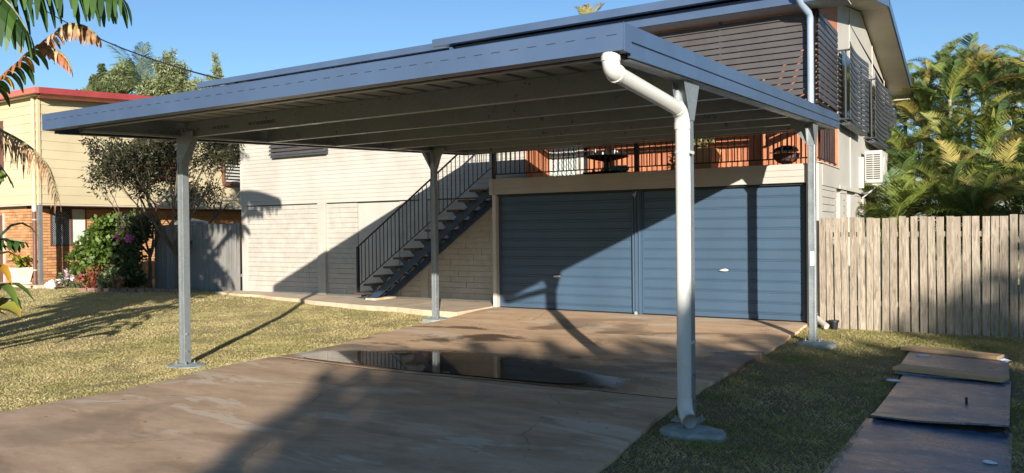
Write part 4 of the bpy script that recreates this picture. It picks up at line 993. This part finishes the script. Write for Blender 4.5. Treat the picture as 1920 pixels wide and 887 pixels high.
bush('small_shrub', 'small pale leaved plant right of the red leaved bush', 'shrub', (-19.45, 11.9, .25), (.45, .25, .3), 500, .09, 'leaf_olive', 9, .5, seed=8, extra=(('blossom', 'leaf_red', (-19.0, 11.8, .2), (.2, .12, .14), 60, .07),))
for i in range(3):
    x, y = -22.05+.16*i, 11.72-.03*i
    tag(obj('garden_ornament', MB().lathe((x, y, -.02), [(.05, 0), (.10, .06), (.09, .13), (.03, .18+.04*i)], 10), M['rock']), ('leftmost', 'middle', 'rightmost')[i]+' of three pale garden ornaments left of the flowering bush', 'ornament', 'pale ornaments by the porch')
edge = thing('garden_edging', 'low dark brick edging along the front of the garden bed', 'garden edging', (-18.9, 11.75, 0))
eb = B(0, .22, 0, .1, 0, .09).mesh('edging_brick', M['edging'])
for i in range(13): link('edging_brick', eb, edge, (-20.2+i*.235, 11.5+.075*i+.02*math.sin(i), -.03), (0, 0, .30+random.uniform(-.05, .05)))
# wispy tree behind the left carport post
def limb(mb, p, d, L, r, depth, rn, tips, bend=.25):
    pts = [Vector(p)]; d = Vector(d).normalized(); n = 5
    for i in range(n):
        d = (d+Vector((rn.uniform(-1, 1), rn.uniform(-1, 1), rn.uniform(-.3, .7)))*bend*.4).normalized(); pts.append(pts[-1]+d*L/n)
    mb.tube(pts, [r*(1-.6*i/n) for i in range(n+1)], 6)
    if depth == 0: tips.append(pts[-1]); tips.append(pts[-3]); return
    for k in range(rn.choice((2, 3))):
        dd = (d+Vector((rn.uniform(-1, 1), rn.uniform(-1, 1), rn.uniform(-.2, .6)))*.75).normalized(); limb(mb, pts[rn.choice((3, 4, 5))], dd, L*.68, r*.45, depth-1, rn, tips, bend)
def tree(name, lab, base, H, spread, r, n, size, mat, seed, leaf_r=.32, depth=3, group=None, lean=(0, 0), droop=.2, k0=4, cat='tree', aspect=3., tf=.33):
    rn = random.Random(seed); g = np.random.default_rng(seed); root = thing(name, lab, cat, base, group); mb = MB(); tips = []
    t0 = Vector(base); t1 = t0+Vector((lean[0]*.4, lean[1]*.4, H*tf)); mb.tube([t0, (t0+t1)/2+Vector((.03, 0, 0)), t1], [r, r*.85, r*.75], 8)
    for k in range(k0):
        a = 2*PI*k/k0+rn.uniform(-.4, .4); d = Vector((math.cos(a)*spread, math.sin(a)*spread, 1)); limb(mb, t1-Vector((0, 0, rn.uniform(0, H*.08))), d, H*.33, r*.6, depth-1, rn, tips)
    zt = max(t.z for t in tips)+leaf_r*.7; kz = H/zt; kw = (1+kz)/2
    sc_ = lambda p: (base[0]+(p[0]-base[0])*kw, base[1]+(p[1]-base[1])*kw, p[2]*kz)
    mb.v = [sc_(p) for p in mb.v]; tips = [Vector(sc_(t)) for t in tips]
    obj('trunk', mb, M['bark'], root)
    P = np.array([tuple(t) for t in tips]); R_ = np.full(len(P), leaf_r)*(.6+.8*g.random(len(P)))
    V, F, T = leaf_cloud(P, R_, n, size, g, droop=droop, aspect=aspect); link('crown', tinted('crown', V, F, T, M[mat]), root); return root
tree('wispy_tree', 'wispy fine leaved tree standing behind the left carport post', (-17.9, 12.75, 0), 4.7, .85, .07, 10500, .11, 'leaf_grey', 21, .20, 4, lean=(-.1, 0), k0=6, tf=.22)
tree('small_tree', 'second fine leaved small tree left of the wispy one, above the shrubs', (-19.3, 12.9, 0), 4.0, .8, .05, 6500, .11, 'leaf_grey', 25, .20, 4, k0=5, tf=.25)

# potted plant on the porch
pt = thing('potted_plant', 'broad leaved plant in a tall white square pot on the brick porch', 'potted plant', (-23.75, 11.86, .055))
m = MB(); cx, cy = -23.75, 11.86
m.hexa([(cx-.17, cy-.17, .08), (cx+.17, cy-.17, .08), (cx+.17, cy+.17, .08), (cx-.17, cy+.17, .08)], [(cx-.25, cy-.25, .52), (cx+.25, cy-.25, .52), (cx+.25, cy+.25, .52), (cx-.25, cy+.25, .52)]); obj('pot', m, M['white_pot'], pt, bevel=.01)
obj('pot_foot', B(cx-.24, cx+.24, cy-.18, cy+.18, .056, .085), M['white_pot'], pt)
def strap_leaf(p, az, L, w, up, n=6):
    V = []; F = []; p = Vector(p); d = Vector((math.cos(az), math.sin(az), 0)); sd = Vector((-d.y, d.x, 0))
    for i in range(n+1):
        t = i/n; c = p+d*L*t*(.75)+Vector((0, 0, up*math.sin(t*PI*.62)*L-.35*L*t*t)); ww = w*math.sin(PI*min(1, t*.93+.07))**.7
        V += [tuple(c-sd*ww/2), tuple(c-Vector((0, 0, ww*.18))), tuple(c+sd*ww/2)]
    for i in range(n): a = i*3; F += [(a, a+1, a+4, a+3), (a+1, a+2, a+5, a+4)]
    return np.array(V), np.array(F)
for i in range(26):
    V, F = strap_leaf((cx+random.uniform(-.08, .08), cy+random.uniform(-.08, .08), .5), i*2.4, random.uniform(.35, .6), .12, random.uniform(.35, 1.0))
    link('leaf', tinted('leaf', V, F, np.full(len(F), random.random()), M['leaf_lime' if i % 3 else 'leaf_bush']), pt)

# ---- palm fronds
def frond(L, n, ll, seed, arch=.5, mat='leaf_palm', vee=.35, droop=.5):
    g = random.Random(seed); V = []; F = []; T = []
    def rp(t): return Vector((L*t*(1-.12*t*t), 0, L*arch*(t-1.25*t*t)))
    N = 9
    for i in range(N):
        a, b = rp(i/N), rp((i+1)/N); w0_, w1_ = .022*(1-i/N)+.004, .022*(1-(i+1)/N)+.004; k = len(V)
        V += [(a.x, -w0_, a.z), (a.x, w0_, a.z), (b.x, w1_, b.z), (b.x, -w1_, b.z)]; F.append((k, k+1, k+2, k+3)); T.append(.9)
    for i in range(n):
        t = .12+.88*i/(n-1); p = rp(t); ln = ll*math.sin(PI*(.15+.8*t))**.6*g.uniform(.85, 1.1)
        for s in (-1, 1):
            f = g.uniform(.55, .8); d = Vector((f, s*(1-f*.3), vee*g.uniform(.6, 1.2))).normalized(); w = .009+.008*g.random()
            q = p+d*ln*.55; e = q+Vector((d.x*.9, d.y*.8, d.z-droop*g.uniform(.6, 1.5))).normalized()*ln*.45; k = len(V); u = Vector((w, 0, 0))
            V += [tuple(p-u*.6), tuple(p+u*.6), tuple(q+u), tuple(q-u), tuple(e)]; F.append((k, k+1, k+2, k+3)); F.append((k+3, k+2, k+4, k+4)); tt = g.random(); T += [tt, tt]
    Fa = np.array([f if f[2] != f[3] else (f[0], f[1], f[2], f[2]) for f in F])
    # keep quads only: tip triangles become thin quads
    V2 = list(V)
    for i, f in enumerate(F):
        if f[2] == f[3]:
            e = Vector(V[f[2]]); V2.append(tuple(e+Vector((.003, 0, 0)))); Fa[i] = (f[0], f[1], len(V2)-1, f[2])
    return tinted('frond', np.array(V2), Fa, T, M[mat])
FR = [frond(1.9, 62, .5, s, a, mt) for s, a, mt in ((1, .55, 'leaf_palm'), (2, .35, 'leaf_palm'), (3, .7, 'leaf_palm_d'), (4, .5, 'leaf_palm_d'), (5, .45, 'leaf_palm_y'), (6, .6, 'leaf_palm'))]
def palm(x, y, h, nf, sc, lab, seed, group, name='cane_palm', stems=1, frset=None, lean=0.):
    g = random.Random(seed); root = thing(name, lab, 'palm', (x, y, 0), group)
    pts = [(x, y, -.05), (x+lean*.3+g.uniform(-.1, .1), y, h*.5), (x+lean, y, h)]; obj('trunk', MB().tube(pts, [.06, .05, .04], 8), M['palm_stem'], root)
    fs = frset or FR
    for i in range(nf):
        az = i*2.399+g.uniform(-.3, .3); tilt = g.uniform(-1.15, .15) if i > 2 else g.uniform(-1.45, -1.0)
        zz = h-g.uniform(0, .35) if i < nf*.7 else h*g.uniform(.45, .85)
        link('frond', g.choice(fs), root, (x+lean*(zz/h), y, zz), (g.uniform(-.4, .4), tilt, az), (sc*g.uniform(.8, 1.15),)*3)
    return root
labs = ['tall cane palm directly right of the house roof corner', 'lower cane palm with yellowing fronds right of the air conditioner', 'cane palm with arching yellow green crown near the middle of the palm row', 'tallest dark crowned palm above the palm row', 'cane palm leaning out at the right edge of the palm row', 'dense short palm just above the fence top', 'bushy cane palm behind the house corner downpipe', 'pale stemmed cane palm above the middle of the fence', 'old cane palm with brown drooping fronds', 'upright young cane palm at the far right']
gp_ = random.Random(5); k = 0
ordn = ['first', 'second', 'third', 'fourth', 'fifth', 'sixth', 'seventh', 'eighth', 'ninth']
rows = ((16.4, 1.5, 'front palm row close behind the fence'), (17.8, 2.2, 'second palm row behind the fence'), (19.4, 3.0, 'middle palm row behind the fence'), (21.2, 4.2, 'fourth palm row behind the fence'), (23.4, 5.0, 'tallest rear palm row'), (26.0, 5.5, 'backmost palm row'))
for row, (yy, hh, wl) in enumerate(rows):
    for i in range(8):
        x = -1.75+i*.82+gp_.uniform(-.22, .22)-(.5 if row > 3 else 0); y = yy+gp_.uniform(-.5, .5); h = hh*gp_.uniform(.85, 1.1)
        if x < -1.75 and y < 22.2: x = -1.75
        palm(x, y, h, 26, .66, ordn[i]+' cane palm from the left in the '+wl, 100+k, 'cane palms behind the right fence'); k += 1
for k, (x, y, h, lab) in enumerate(((.35, 26., 5.2, 'dark green palm crown rising above the thicket near the right edge'), (-.4, 27., 5.4, 'dark green palm crown rising above the middle of the thicket'), (-3.0, 26, 4.5, 'grey green palm crown just right of the house eave'))):
    palm(x, y, h, 18, .72, lab, 300+k, None, 'tall_palm', frset=[FR[2], FR[3]] if k < 2 else [FR[2], FR[0], FR[4]])
# palm frond peeking over the roof and the feathery palm far left
palm(-16.9, 34.6, 11.0, 11, .9, 'pale palm top just peeking over the blue house roof', 400, None, 'tall_palm', frset=[FR[4], FR[4], FR[1]])
FRL = [frond(4.2, 60, 1.25, s, a, 'leaf_palm_d' if s % 2 else 'leaf_olive', vee=-.1, droop=1.4) for s, a in ((11, .5), (12, .7), (13, .4))]
palm(-34.9, 23.0, 8.3, 26, .62, 'feathery drooping palm in the middle of the distant trees above the red roof', 401, None, 'tall_palm', frset=FRL)
def mass_tree(lab, base, blobs, n, size, mat, seed, aspect=2., spikes=0):
    """tree as trunk, limbs into each blob and an uneven crown of clumps"""
    g = np.random.default_rng(seed); root = thing('background_tree', lab, 'tree', base, 'distant trees above the red roof'); mb = MB()
    P, R_ = [], []
    for (x, y, z, rx, rz, m) in blobs:
        p, r = clumps((x, y, z), (rx, rx, rz), m, g, .38); P.append(p); R_.append(r)
        mb.tube([base, ((base[0]+x)/2, (base[1]+y)/2, z*.55), (x, y, z)], [.16, .1, .03], 7)
    P = np.concatenate(P); R_ = np.concatenate(R_)
    for _ in range(spikes):
        q = P[g.integers(len(P))]; h = g.uniform(.2, .5); d = np.array([g.uniform(-.3, .3), g.uniform(-.3, .3), h]); mb.tube([tuple(q), tuple(q+d)], [.02, .006], 4)
        k = 5; P = np.concatenate([P, q+d*np.linspace(.3, 1, k)[:, None]]); R_ = np.concatenate([R_, np.full(k, .10)])
    obj('trunk', mb, M['bark'], root); V, F, T = leaf_cloud(P, R_, n, size, g, aspect=aspect, droop=-.4 if spikes else .1)
    link('crown', tinted('crown', V, F, T, M[mat]), root)
mass_tree('rounded narrow dark tree, first tall one from the left above the red roof', (-36.7, 22.1, 0), [(-36.68, 22.1, 8.75, .50, .85, 30)], 6500, .15, 'leaf_dark', 51)
mass_tree('dense olive tree directly left of the feathery palm', (-35.9, 22.6, 0), [(-35.85, 22.6, 8.5, .70, 1.15, 40), (-36.1, 22.5, 9.2, .3, .4, 8)], 8500, .15, 'leaf_olive', 52)
mass_tree('spiky grey green tree right of the feathery palm', (-33.8, 23.9, 0), [(-33.8, 23.9, 8.6, .85, 1.15, 36)], 8500, .17, 'leaf_olive', 53, 4., 22)
mass_tree('low olive tree spreading between the feathery palm and the carport roof', (-33.2, 24.1, 0), [(-34.4, 23.4, 8.0, .9, .8, 30), (-32.8, 24.5, 7.9, 1.0, .8, 30)], 10500, .17, 'leaf_olive', 54, 3., 10)
mass_tree('thin sprigs of a tree top beside the left end of the blue roof', (-32.0, 25.0, 0), [(-32.05, 25., 8.6, .40, .55, 10)], 1500, .16, 'leaf_olive', 55, 4., 9)
mass_tree('small distant tree top, leftmost above the red roof', (-37.8, 21.4, 0), [(-37.75, 21.45, 8.1, .3, .35, 10)], 900, .14, 'leaf_dark', 57)
mass_tree('small distant tree top, second from the left above the red roof', (-37.3, 21.7, 0), [(-37.25, 21.75, 8.0, .4, .45, 12)], 1300, .14, 'leaf_olive', 56)

# ---- large paddle leaved plant at the left edge
pb = thing('paddle_leaf_plant', 'big paddle leaved plant with torn green, yellow and dead brown leaves at the left edge', 'plant', (-12.5, 4.8, -.1))
for i, (a, b, h) in enumerate(((-12.5, 4.8, 3.9), (-12.9, 5.2, 3.2), (-12.4, 4.4, 2.8), (-11.9, 4.5, 5.9), (-13.2, 4.9, 5.4))):
    obj('stem', MB().tube([(a, b, -.1), (a+.08, b-.03, h*.5), (a+.12, b+.05, h)], [.13, .11, .07], 10), M['palm_stem'], pb)
def paddle(mid, wd, mat, hang=1., nst=18, seed=0, gap=.12, side=(1, 1), base=None, tatter=.3, cols=None, thin=.8):
    """leaf of torn strips hanging from a curved midrib; mid = 3-D polyline"""
    g = random.Random(seed); mid = [Vector(p) for p in mid]; n = len(mid)-1
    def at(t):
        t = max(0, min(.9999, t))*n; i = int(t); f = t-i
        p0, p1, p2, p3 = mid[max(i-1, 0)], mid[i], mid[i+1], mid[min(i+2, n)]
        return .5*((2*p1)+(p2-p0)*f+(2*p0-5*p1+4*p2-p3)*f*f+(3*p1-p0-3*p2+p3)*f**3)
    Vv = {}; 
    def put(m, q, tn):
        L = Vv.setdefault(m, ([], [], [])); k = len(L[0]); L[0].extend(q); 
        L[1].append((k, k+1, k+2, k+3)); L[2].append(tn)
    for s in (-1, 1):
        if not side[0 if s < 0 else 1]: continue
        for i in range(nst):
            t0_, t1_ = (i+gap*g.random())/nst, (i+1-gap*g.random())/nst; a, b = at(t0_), at(t1_); tg = (b-a).normalized()
            out = tg.cross(Vector((0, 0, 1))).normalized()*s; tm = (t0_+t1_)/2; w = wd*math.sin(PI*(.08+.86*tm))**.55*g.uniform(1-tatter, 1)
            m = cols(tm, s, g) if cols else mat; tn = g.random(); prev = (a, b); K = 4; dirn = (out+Vector((0, 0, .25))).normalized()+tg*.35; tw = g.uniform(-.15, .15)
            c0, c1 = a.copy(), b.copy()
            for k in range(K):
                dirn = (dirn+Vector((tw*.3, tw*.3, -hang*.62))).normalized(); c0 = c0+dirn*w/K; c1 = c1+dirn*w/K
                if k == K-1: mm = (c0+c1)/2; e0, e1 = mm+(c0-mm)*.25, mm+(c1-mm)*.25
                elif k == K-2: mm = (c0+c1)/2; e0, e1 = mm+(c0-mm)*thin, mm+(c1-mm)*thin
                else: e0, e1 = c0, c1
                put(m, [tuple(prev[0]), tuple(prev[1]), tuple(e1), tuple(e0)], tn); prev = (e0, e1)
    first = None
    rib = MB().tube([at(i/14) for i in range(15)], [.020*(1-.75*i/14)+.003 for i in range(15)], 6)
    if base is not None: rib.tube([Vector(base), (Vector(base)+mid[0])/2+Vector((0, 0, .15)), mid[0]], [.034, .028, .020], 6)
    AV, AF, AT, AM = [], [], [], []
    for q, (m, (V, F, T)) in enumerate(Vv.items()):
        k = len(AV); AV += V; AF += [tuple(i+k for i in f) for f in F]; AT += T; AM += [q]*len(F)
    # thin blade web along the rib keeps the strips one leaf
    k = len(AV); N = 24
    for i in range(N+1):
        c = at(i/N); AV += [tuple(c+Vector((0, 0, .004))), tuple(c-Vector((0, 0, .010)))]
    for i in range(N): AF.append((k+2*i, k+2*i+1, k+2*i+3, k+2*i+2)); AT.append(.5); AM.append(0)
    link('leaf', tinted('leaf', np.array(AV), np.array(AF), AT, [M[m] for m in Vv], AM), pb)
    obj('leaf_stalk', rib, M['palm_stem'], pb)
# top leaves, torn strips hanging into the frame
paddle([(-12.35, 4.27, 4.36), (-11.28, 4.70, 4.72), (-10.60, 5.11, 4.77), (-9.91, 5.53, 4.68), (-9.27, 5.89, 4.36)], 0.95, 'leaf_banana', 1.3, 34, 1, .12, base=(-12.82, 4.94, 3.32), tatter=.3)
paddle([(-12.35, 4.17, 3.90), (-11.40, 4.48, 4.46), (-10.68, 4.75, 4.58), (-10.22, 4.98, 4.27), (-10.01, 5.12, 3.90)], 0.87, 'leaf_banana', 1.4, 15, 2, .06, base=(-12.82, 4.94, 3.32), tatter=.15)
paddle([(-11.98, 4.56, 4.27), (-11.31, 4.66, 4.85), (-10.80, 4.84, 4.91), (-10.36, 4.98, 4.72)], 0.58, 'leaf_lime', 1.2, 12, 34, .08, base=(-12.82, 4.94, 3.32), tatter=.25)
# half dead leaf: green and gold base, rust middle, bleached tip
def c2(t, s, g):
    if t < .5: return 'leaf_gold' if g.random() < (.85 if s > 0 else .3) else 'leaf_banana'
    if t < .78: return 'leaf_gold' if g.random() < .3 else ('leaf_rust' if s > 0 else 'leaf_banana')
    return 'leaf_rust' if t < .88 else 'leaf_dead'
paddle([(-11.77, 4.84, 2.78), (-11.36, 5.06, 3.13), (-11.03, 5.29, 3.45), (-10.66, 5.51, 3.82), (-10.37, 5.69, 4.08)], 0.45, 'leaf_banana', .9, 26, 4, .15, base=(-12.82, 4.94, 2.18), cols=c2, tatter=.5)
paddle([(-10.37, 5.69, 4.08), (-10.26, 5.75, 4.15), (-10.13, 5.83, 4.14), (-10.04, 5.89, 4.10), (-9.91, 5.97, 3.96)], 0.28, 'leaf_dead', 2.2, 11, 5, .05, tatter=.25)
paddle([(-10.57, 5.57, 3.87), (-10.45, 5.66, 3.83), (-10.36, 5.70, 3.79), (-10.28, 5.75, 3.69), (-10.24, 5.78, 3.56)], 0.23, 'leaf_dead', 2.0, 9, 6, .1, cols=lambda t, s, g: 'leaf_dead' if g.random() < .5 else 'leaf_rust')
# dead arching leaf
paddle([(-12.26, 4.94, 2.74), (-11.80, 5.25, 3.05), (-11.41, 5.47, 2.84), (-11.12, 5.66, 2.64), (-10.89, 5.79, 2.37), (-10.77, 5.87, 1.89)], 0.60, 'leaf_dead', 1.3, 48, 7, .4, base=(-12.82, 4.94, 2.18), tatter=.4, thin=.6)
paddle([(-11.77, 4.75, 2.37), (-11.31, 4.94, 2.60), (-10.99, 5.12, 2.46), (-10.76, 5.22, 2.18)], 0.45, 'leaf_bush', 1.0, 9, 8, .1, base=(-12.82, 4.94, 2.18), cols=lambda t, s, g: 'leaf_bush' if g.random() < .7 else 'leaf_banana')
paddle([(-12.07, 4.94, 0.94), (-11.59, 5.12, 1.27), (-11.23, 5.35, 1.38), (-10.95, 5.53, 1.34)], 0.31, 'leaf_banana', .9, 12, 9, .3, base=(-12.72, 4.94, 0.10))
for i in range(30):
    V, F = strap_leaf((-11.0+random.uniform(-.7, .05), 4.85+random.uniform(-.5, .35), random.uniform(-.1, .8)), random.uniform(-.3, 1.6), random.uniform(.6, 1.3), .17, random.uniform(.5, 1.1), 7)
    link('leaf', tinted('leaf', V, F, np.full(len(F), random.random()), M[random.choice(('leaf_banana', 'leaf_bush', 'leaf_gold', 'leaf_banana'))]), pb)
V, F = strap_leaf((-10.5, 4.67, .35), .55, .80, .50, .5, 8); link('leaf', tinted('leaf', V, F, np.full(len(F), .8), M['leaf_lime']), pb)
# taller crown of the same plant above the frame, whose shadow falls on the house wall
for i, (p, q) in enumerate((((-11.9, 4.5, 5.8), (-9.4, 5.0, 6.2)), ((-11.9, 4.5, 5.8), (-9.9, 5.3, 5.6)), ((-11.9, 4.5, 5.8), (-10.3, 3.6, 6.6)), ((-13.2, 4.9, 5.4), (-14.8, 5.6, 5.9)), ((-13.2, 4.9, 5.4), (-13.0, 3.2, 6.0)), ((-11.9, 4.5, 5.8), (-11.2, 6.0, 6.3)))):
    a_, b_ = Vector(p), Vector(q); dd = b_-a_
    paddle([a_, a_+dd*.33+Vector((0, 0, .35)), a_+dd*.68+Vector((0, 0, .35)), b_], .45, 'leaf_banana', .7, 22, 20+i, .45, tatter=.4)
# garden tree left of the frame that shades the lawn and the old fence
gt = thing('garden_tree', 'leafy garden tree standing left of the view, shading the lawn and the old fence', 'tree', (-10.5, 2.0, 0))
obj('trunk', MB().tube([(-10.5, 2.0, -.1), (-10.4, 2.05, 1.6), (-10.5, 2.1, 3.4)], [.13, .10, .06], 9), M['bark'], gt)
g_ = np.random.default_rng(77); P, Rr = clumps((-10.55, 2.1, 3.5), (1.7, 1.2, 1.5), 40, g_, .40); V, F, T = leaf_cloud(P, Rr, 9000, .20, g_, aspect=1.7); link('crown', tinted('crown', V, F, T, M['leaf_dark']), gt)

# overhead service cable and distant birds
m = MB(); A_, B_ = Vector((-24.4, 14.39, 7.74)), Vector((-15.1, 12.45, 4.92)); dcb = (B_-A_)
pts = [A_+dcb*t+Vector((0, 0, -.12*4*t*(1-t))) for t in (-.9, -.6, -.3, 0, .15, .3, .45, .6, .75, .9, 1.)]
m.tube(pts, .02, 6); tag(obj('service_cable', m, M['cable']), 'thin black overhead cable sloping down to the left end of the house roof', 'cable')
for (x, y, z, lab) in ((-27.5, 32.8, 16.8, 'tiny dark bird in the sky left of the two'), (-26.0, 33.5, 16.0, 'tiny dark bird in the sky right of the two')):
    m = MB(); m.add([(x-.28, y, z+.05), (x-.05, y+.08, z), (x, y, z-.03), (x-.05, y-.08, z)], [(0, 1, 2, 3)]); m.add([(x+.28, y, z+.07), (x+.05, y+.08, z), (x, y, z-.02), (x+.05, y-.08, z)], [(0, 1, 2, 3)])
    m.tube([(x, y-.12, z), (x, y, z+.01), (x, y+.14, z)], [.01, .04, .01], 6); tag(obj('bird', m, M['black']), lab, 'bird')

# ---------------------------------------------------------------- street trees behind the camera that shade the foreground
def shade_tree(x, y, H, rx, rz, n, seed, lab):
    g = np.random.default_rng(seed); root = thing('street_tree', lab, 'tree', (x, y, 0), 'street trees behind the viewer')
    obj('trunk', MB().tube([(x, y, -.1), (x+.1, y, H*.3), (x, y+.1, H-rz)], [.22, .18, .12], 10), M['bark'], root)
    P, R_ = clumps((x, y, H-rz), (rx, rx*.5, rz), 60, g, .42); R_ *= 1.0; V, F, T = leaf_cloud(P, R_, n, .34, g, aspect=1.6); link('crown', tinted('crown', V, F, T, M['leaf_dark']), root)
shade_tree(10.9, -13, 6.1, 2.8, 1.6, 9000, 61, 'leafy street tree behind the viewer shading the driveway')
shade_tree(15.6, -13, 6.3, 3.4, 2.0, 11000, 62, 'leafy street tree behind the viewer shading the plywood sheets')
shade_tree(23.6, -13, 10.6, 5.2, 3.6, 34000, 63, 'tall street tree behind the viewer shading the right end of the fence')

# ---------------------------------------------------------------- grass
def grass():
    g = np.random.default_rng(5); regs = []
    def inside(x, y):
        L = np.interp(y, LY, LX); Rr_ = np.interp(y, RYs, RXs)
        pathf = np.interp(x, [-16.2, -14.4, -12.8, -11.2, -9.6, -8.05], [12.55, 12.35, 12.0, 11.6, 11.45, 11.2])
        okL = (x < L+.015) & (y < np.where(x < -16.2, 14., pathf)); okR = (x > Rr_+.03) & (y < 12.9); ok = okL | okR
        for fx, fy, r in ((CX0+.03, YF-.02, .24), (CX0+.02, YB-.02, .22), (-1.955, 5.72, .215), (-2.0, YB-.05, .22)): ok &= ((x-fx)**2+((y-fy)/.8)**2) > r*r
        ok &= ~((x > -.90) & (x < .03) & (y > 4.3) & (y < 10.7)); ok &= ~((x < NX+.13) & (y > NY-.16)); ok &= ~((x < HR+.1) & (x > -8) & (y > 12.3)); return ok
    out = []
    for (xa, xb, ya, yb, dens, h, w) in ((-2.6, 2.2, 2.4, 6.5, 9500, .017, .0028), (-2.6, 3.4, 6.5, 12.9, 6500, .018, .0038), (-9.9, -7.0, 3, 8, 7500, .015, .0038), (-13.5, -7.3, 3, 12.6, 4200, .017, .005), (-22.5, -13.5, 5, 14., 1600, .021, .009)):
        n = int((xb-xa)*(yb-ya)*dens); x = g.uniform(xa, xb, n); y = g.uniform(ya, yb, n)
        cl = np.sin(x*5.1+np.sin(y*3.3)*2)*np.sin(y*4.7+np.cos(x*2.9)*2)
        bare = np.sin(x*2.3+1.2*np.sin(y*1.7))+np.sin(y*2.9+np.cos(x*3.1)*1.5)+.8*np.sin(x*7.1+y*5.3); keep = inside(x, y) & (g.random(n) < .85+.12*cl) & ((x < -3) | (y > 10.3) | (g.random(n) > np.clip((bare-.1)*.55, 0, .8))); x, y, cl = x[keep], y[keep], cl[keep]; n = len(x)
        hh = h*(.5+g.random(n)**2*1.0)*(1+.25*cl); right = (x > -3) & (y < 9); hh = np.where(right, hh*1.25, hh); az = g.uniform(0, 2*PI, n); ln = hh*g.uniform(.3, 1.6, n)
        z = np.array([gz(a, b) for a, b in zip(x, y)])-.004; dx_, dy_ = np.cos(az), np.sin(az); a2 = g.uniform(0, 2*PI, n); sx, sy = np.cos(a2)*w/2, np.sin(a2)*w/2
        V = np.stack([np.stack([x-sx, y-sy, z], 1), np.stack([x+sx, y+sy, z], 1), np.stack([x+dx_*ln*.5+sx*.5, y+dy_*ln*.5+sy*.5, z+hh*.75], 1), np.stack([x+dx_*ln, y+dy_*ln, z+hh], 1)], 1)
        out.append((V, g.random(n)))
    V = np.concatenate([o[0] for o in out]).reshape(-1, 3); T = np.concatenate([o[1] for o in out]); F = np.arange(len(V)).reshape(-1, 4)
    k = NT('grass_blade'); at = k.n('ShaderNodeAttribute'); at.attribute_name = 'tint'
    pa = k.noise(.75, 4, .6); pb_ = k.noise(3.5, 4, .6)
    green = k.mix(at.outputs['Fac'], srgb('7c8240'), srgb('a09a56')); dry = k.mix(at.outputs['Fac'], srgb('c0aa72'), srgb('dccb9a'))
    f = k.math('ADD', k.ramp(pa, .38, .62, 0, .6), k.ramp(pb_, .4, .65, 0, .45)); sp = k.n('ShaderNodeSeparateXYZ'); k.l(k.geo.outputs['Position'], sp.inputs[0])
    rt = k.ramp(sp.outputs[0], -5, -2.4, .12, -.12); f = k.math('ADD', f, rt); f = k.math('ADD', f, k.ramp(at.outputs['Fac'], .7, 1, 0, .4))
    col = k.mix(k.ramp(f, 0, 1), green, dry); k.set('Base Color', col); k.set('Roughness', .7)
    tr = k.n('ShaderNodeBsdfTranslucent'); k.l(col, tr.inputs[0]); mx = k.n('ShaderNodeMixShader'); mx.inputs[0].default_value = .3
    k.l(k.b.outputs[0], mx.inputs[1]); k.l(tr.outputs[0], mx.inputs[2]); k.l(mx.outputs[0], k.t.nodes['Material Output'].inputs[0])
    print('grass blades', len(F)); o = link('lawn_grass', tinted('lawn_grass', V, F, T, k.m)); tag(o, 'short dry yellow green lawn grass either side of the driveway', 'grass', kind='stuff')
grass()
g_ = np.random.default_rng(31); n = 150; X = g_.uniform(-7.0, -2.5, n); Y = g_.uniform(3.2, 11.8, n); e = g_.random(n) < .6; X[e] = np.where(g_.random(e.sum()) < .5, -7.15+g_.random(e.sum())**2*.8, -2.5-g_.random(e.sum())**2*.7)
V = []; F = []
for i in range(n):
    L_ = g_.uniform(.012, .03); a_ = g_.uniform(0, 6.28); z = dz(Y[i])+.004; c_, s_ = math.cos(a_)*L_, math.sin(a_)*L_; k = len(V)
    V += [(X[i]-c_, Y[i]-s_, z), (X[i]+s_*.35, Y[i]-c_*.35, z+.006), (X[i]+c_, Y[i]+s_, z+.003), (X[i]-s_*.35, Y[i]+c_*.35, z+.005)]; F.append((k, k+1, k+2, k+3))
o = link('leaf_litter', tinted('leaf_litter', np.array(V), np.array(F), g_.random(n), M['leaf_dead'])); tag(o, 'scattered small dry leaf litter on the concrete driveway', 'leaf litter', kind='stuff')
print('objects', len(bpy.data.objects))
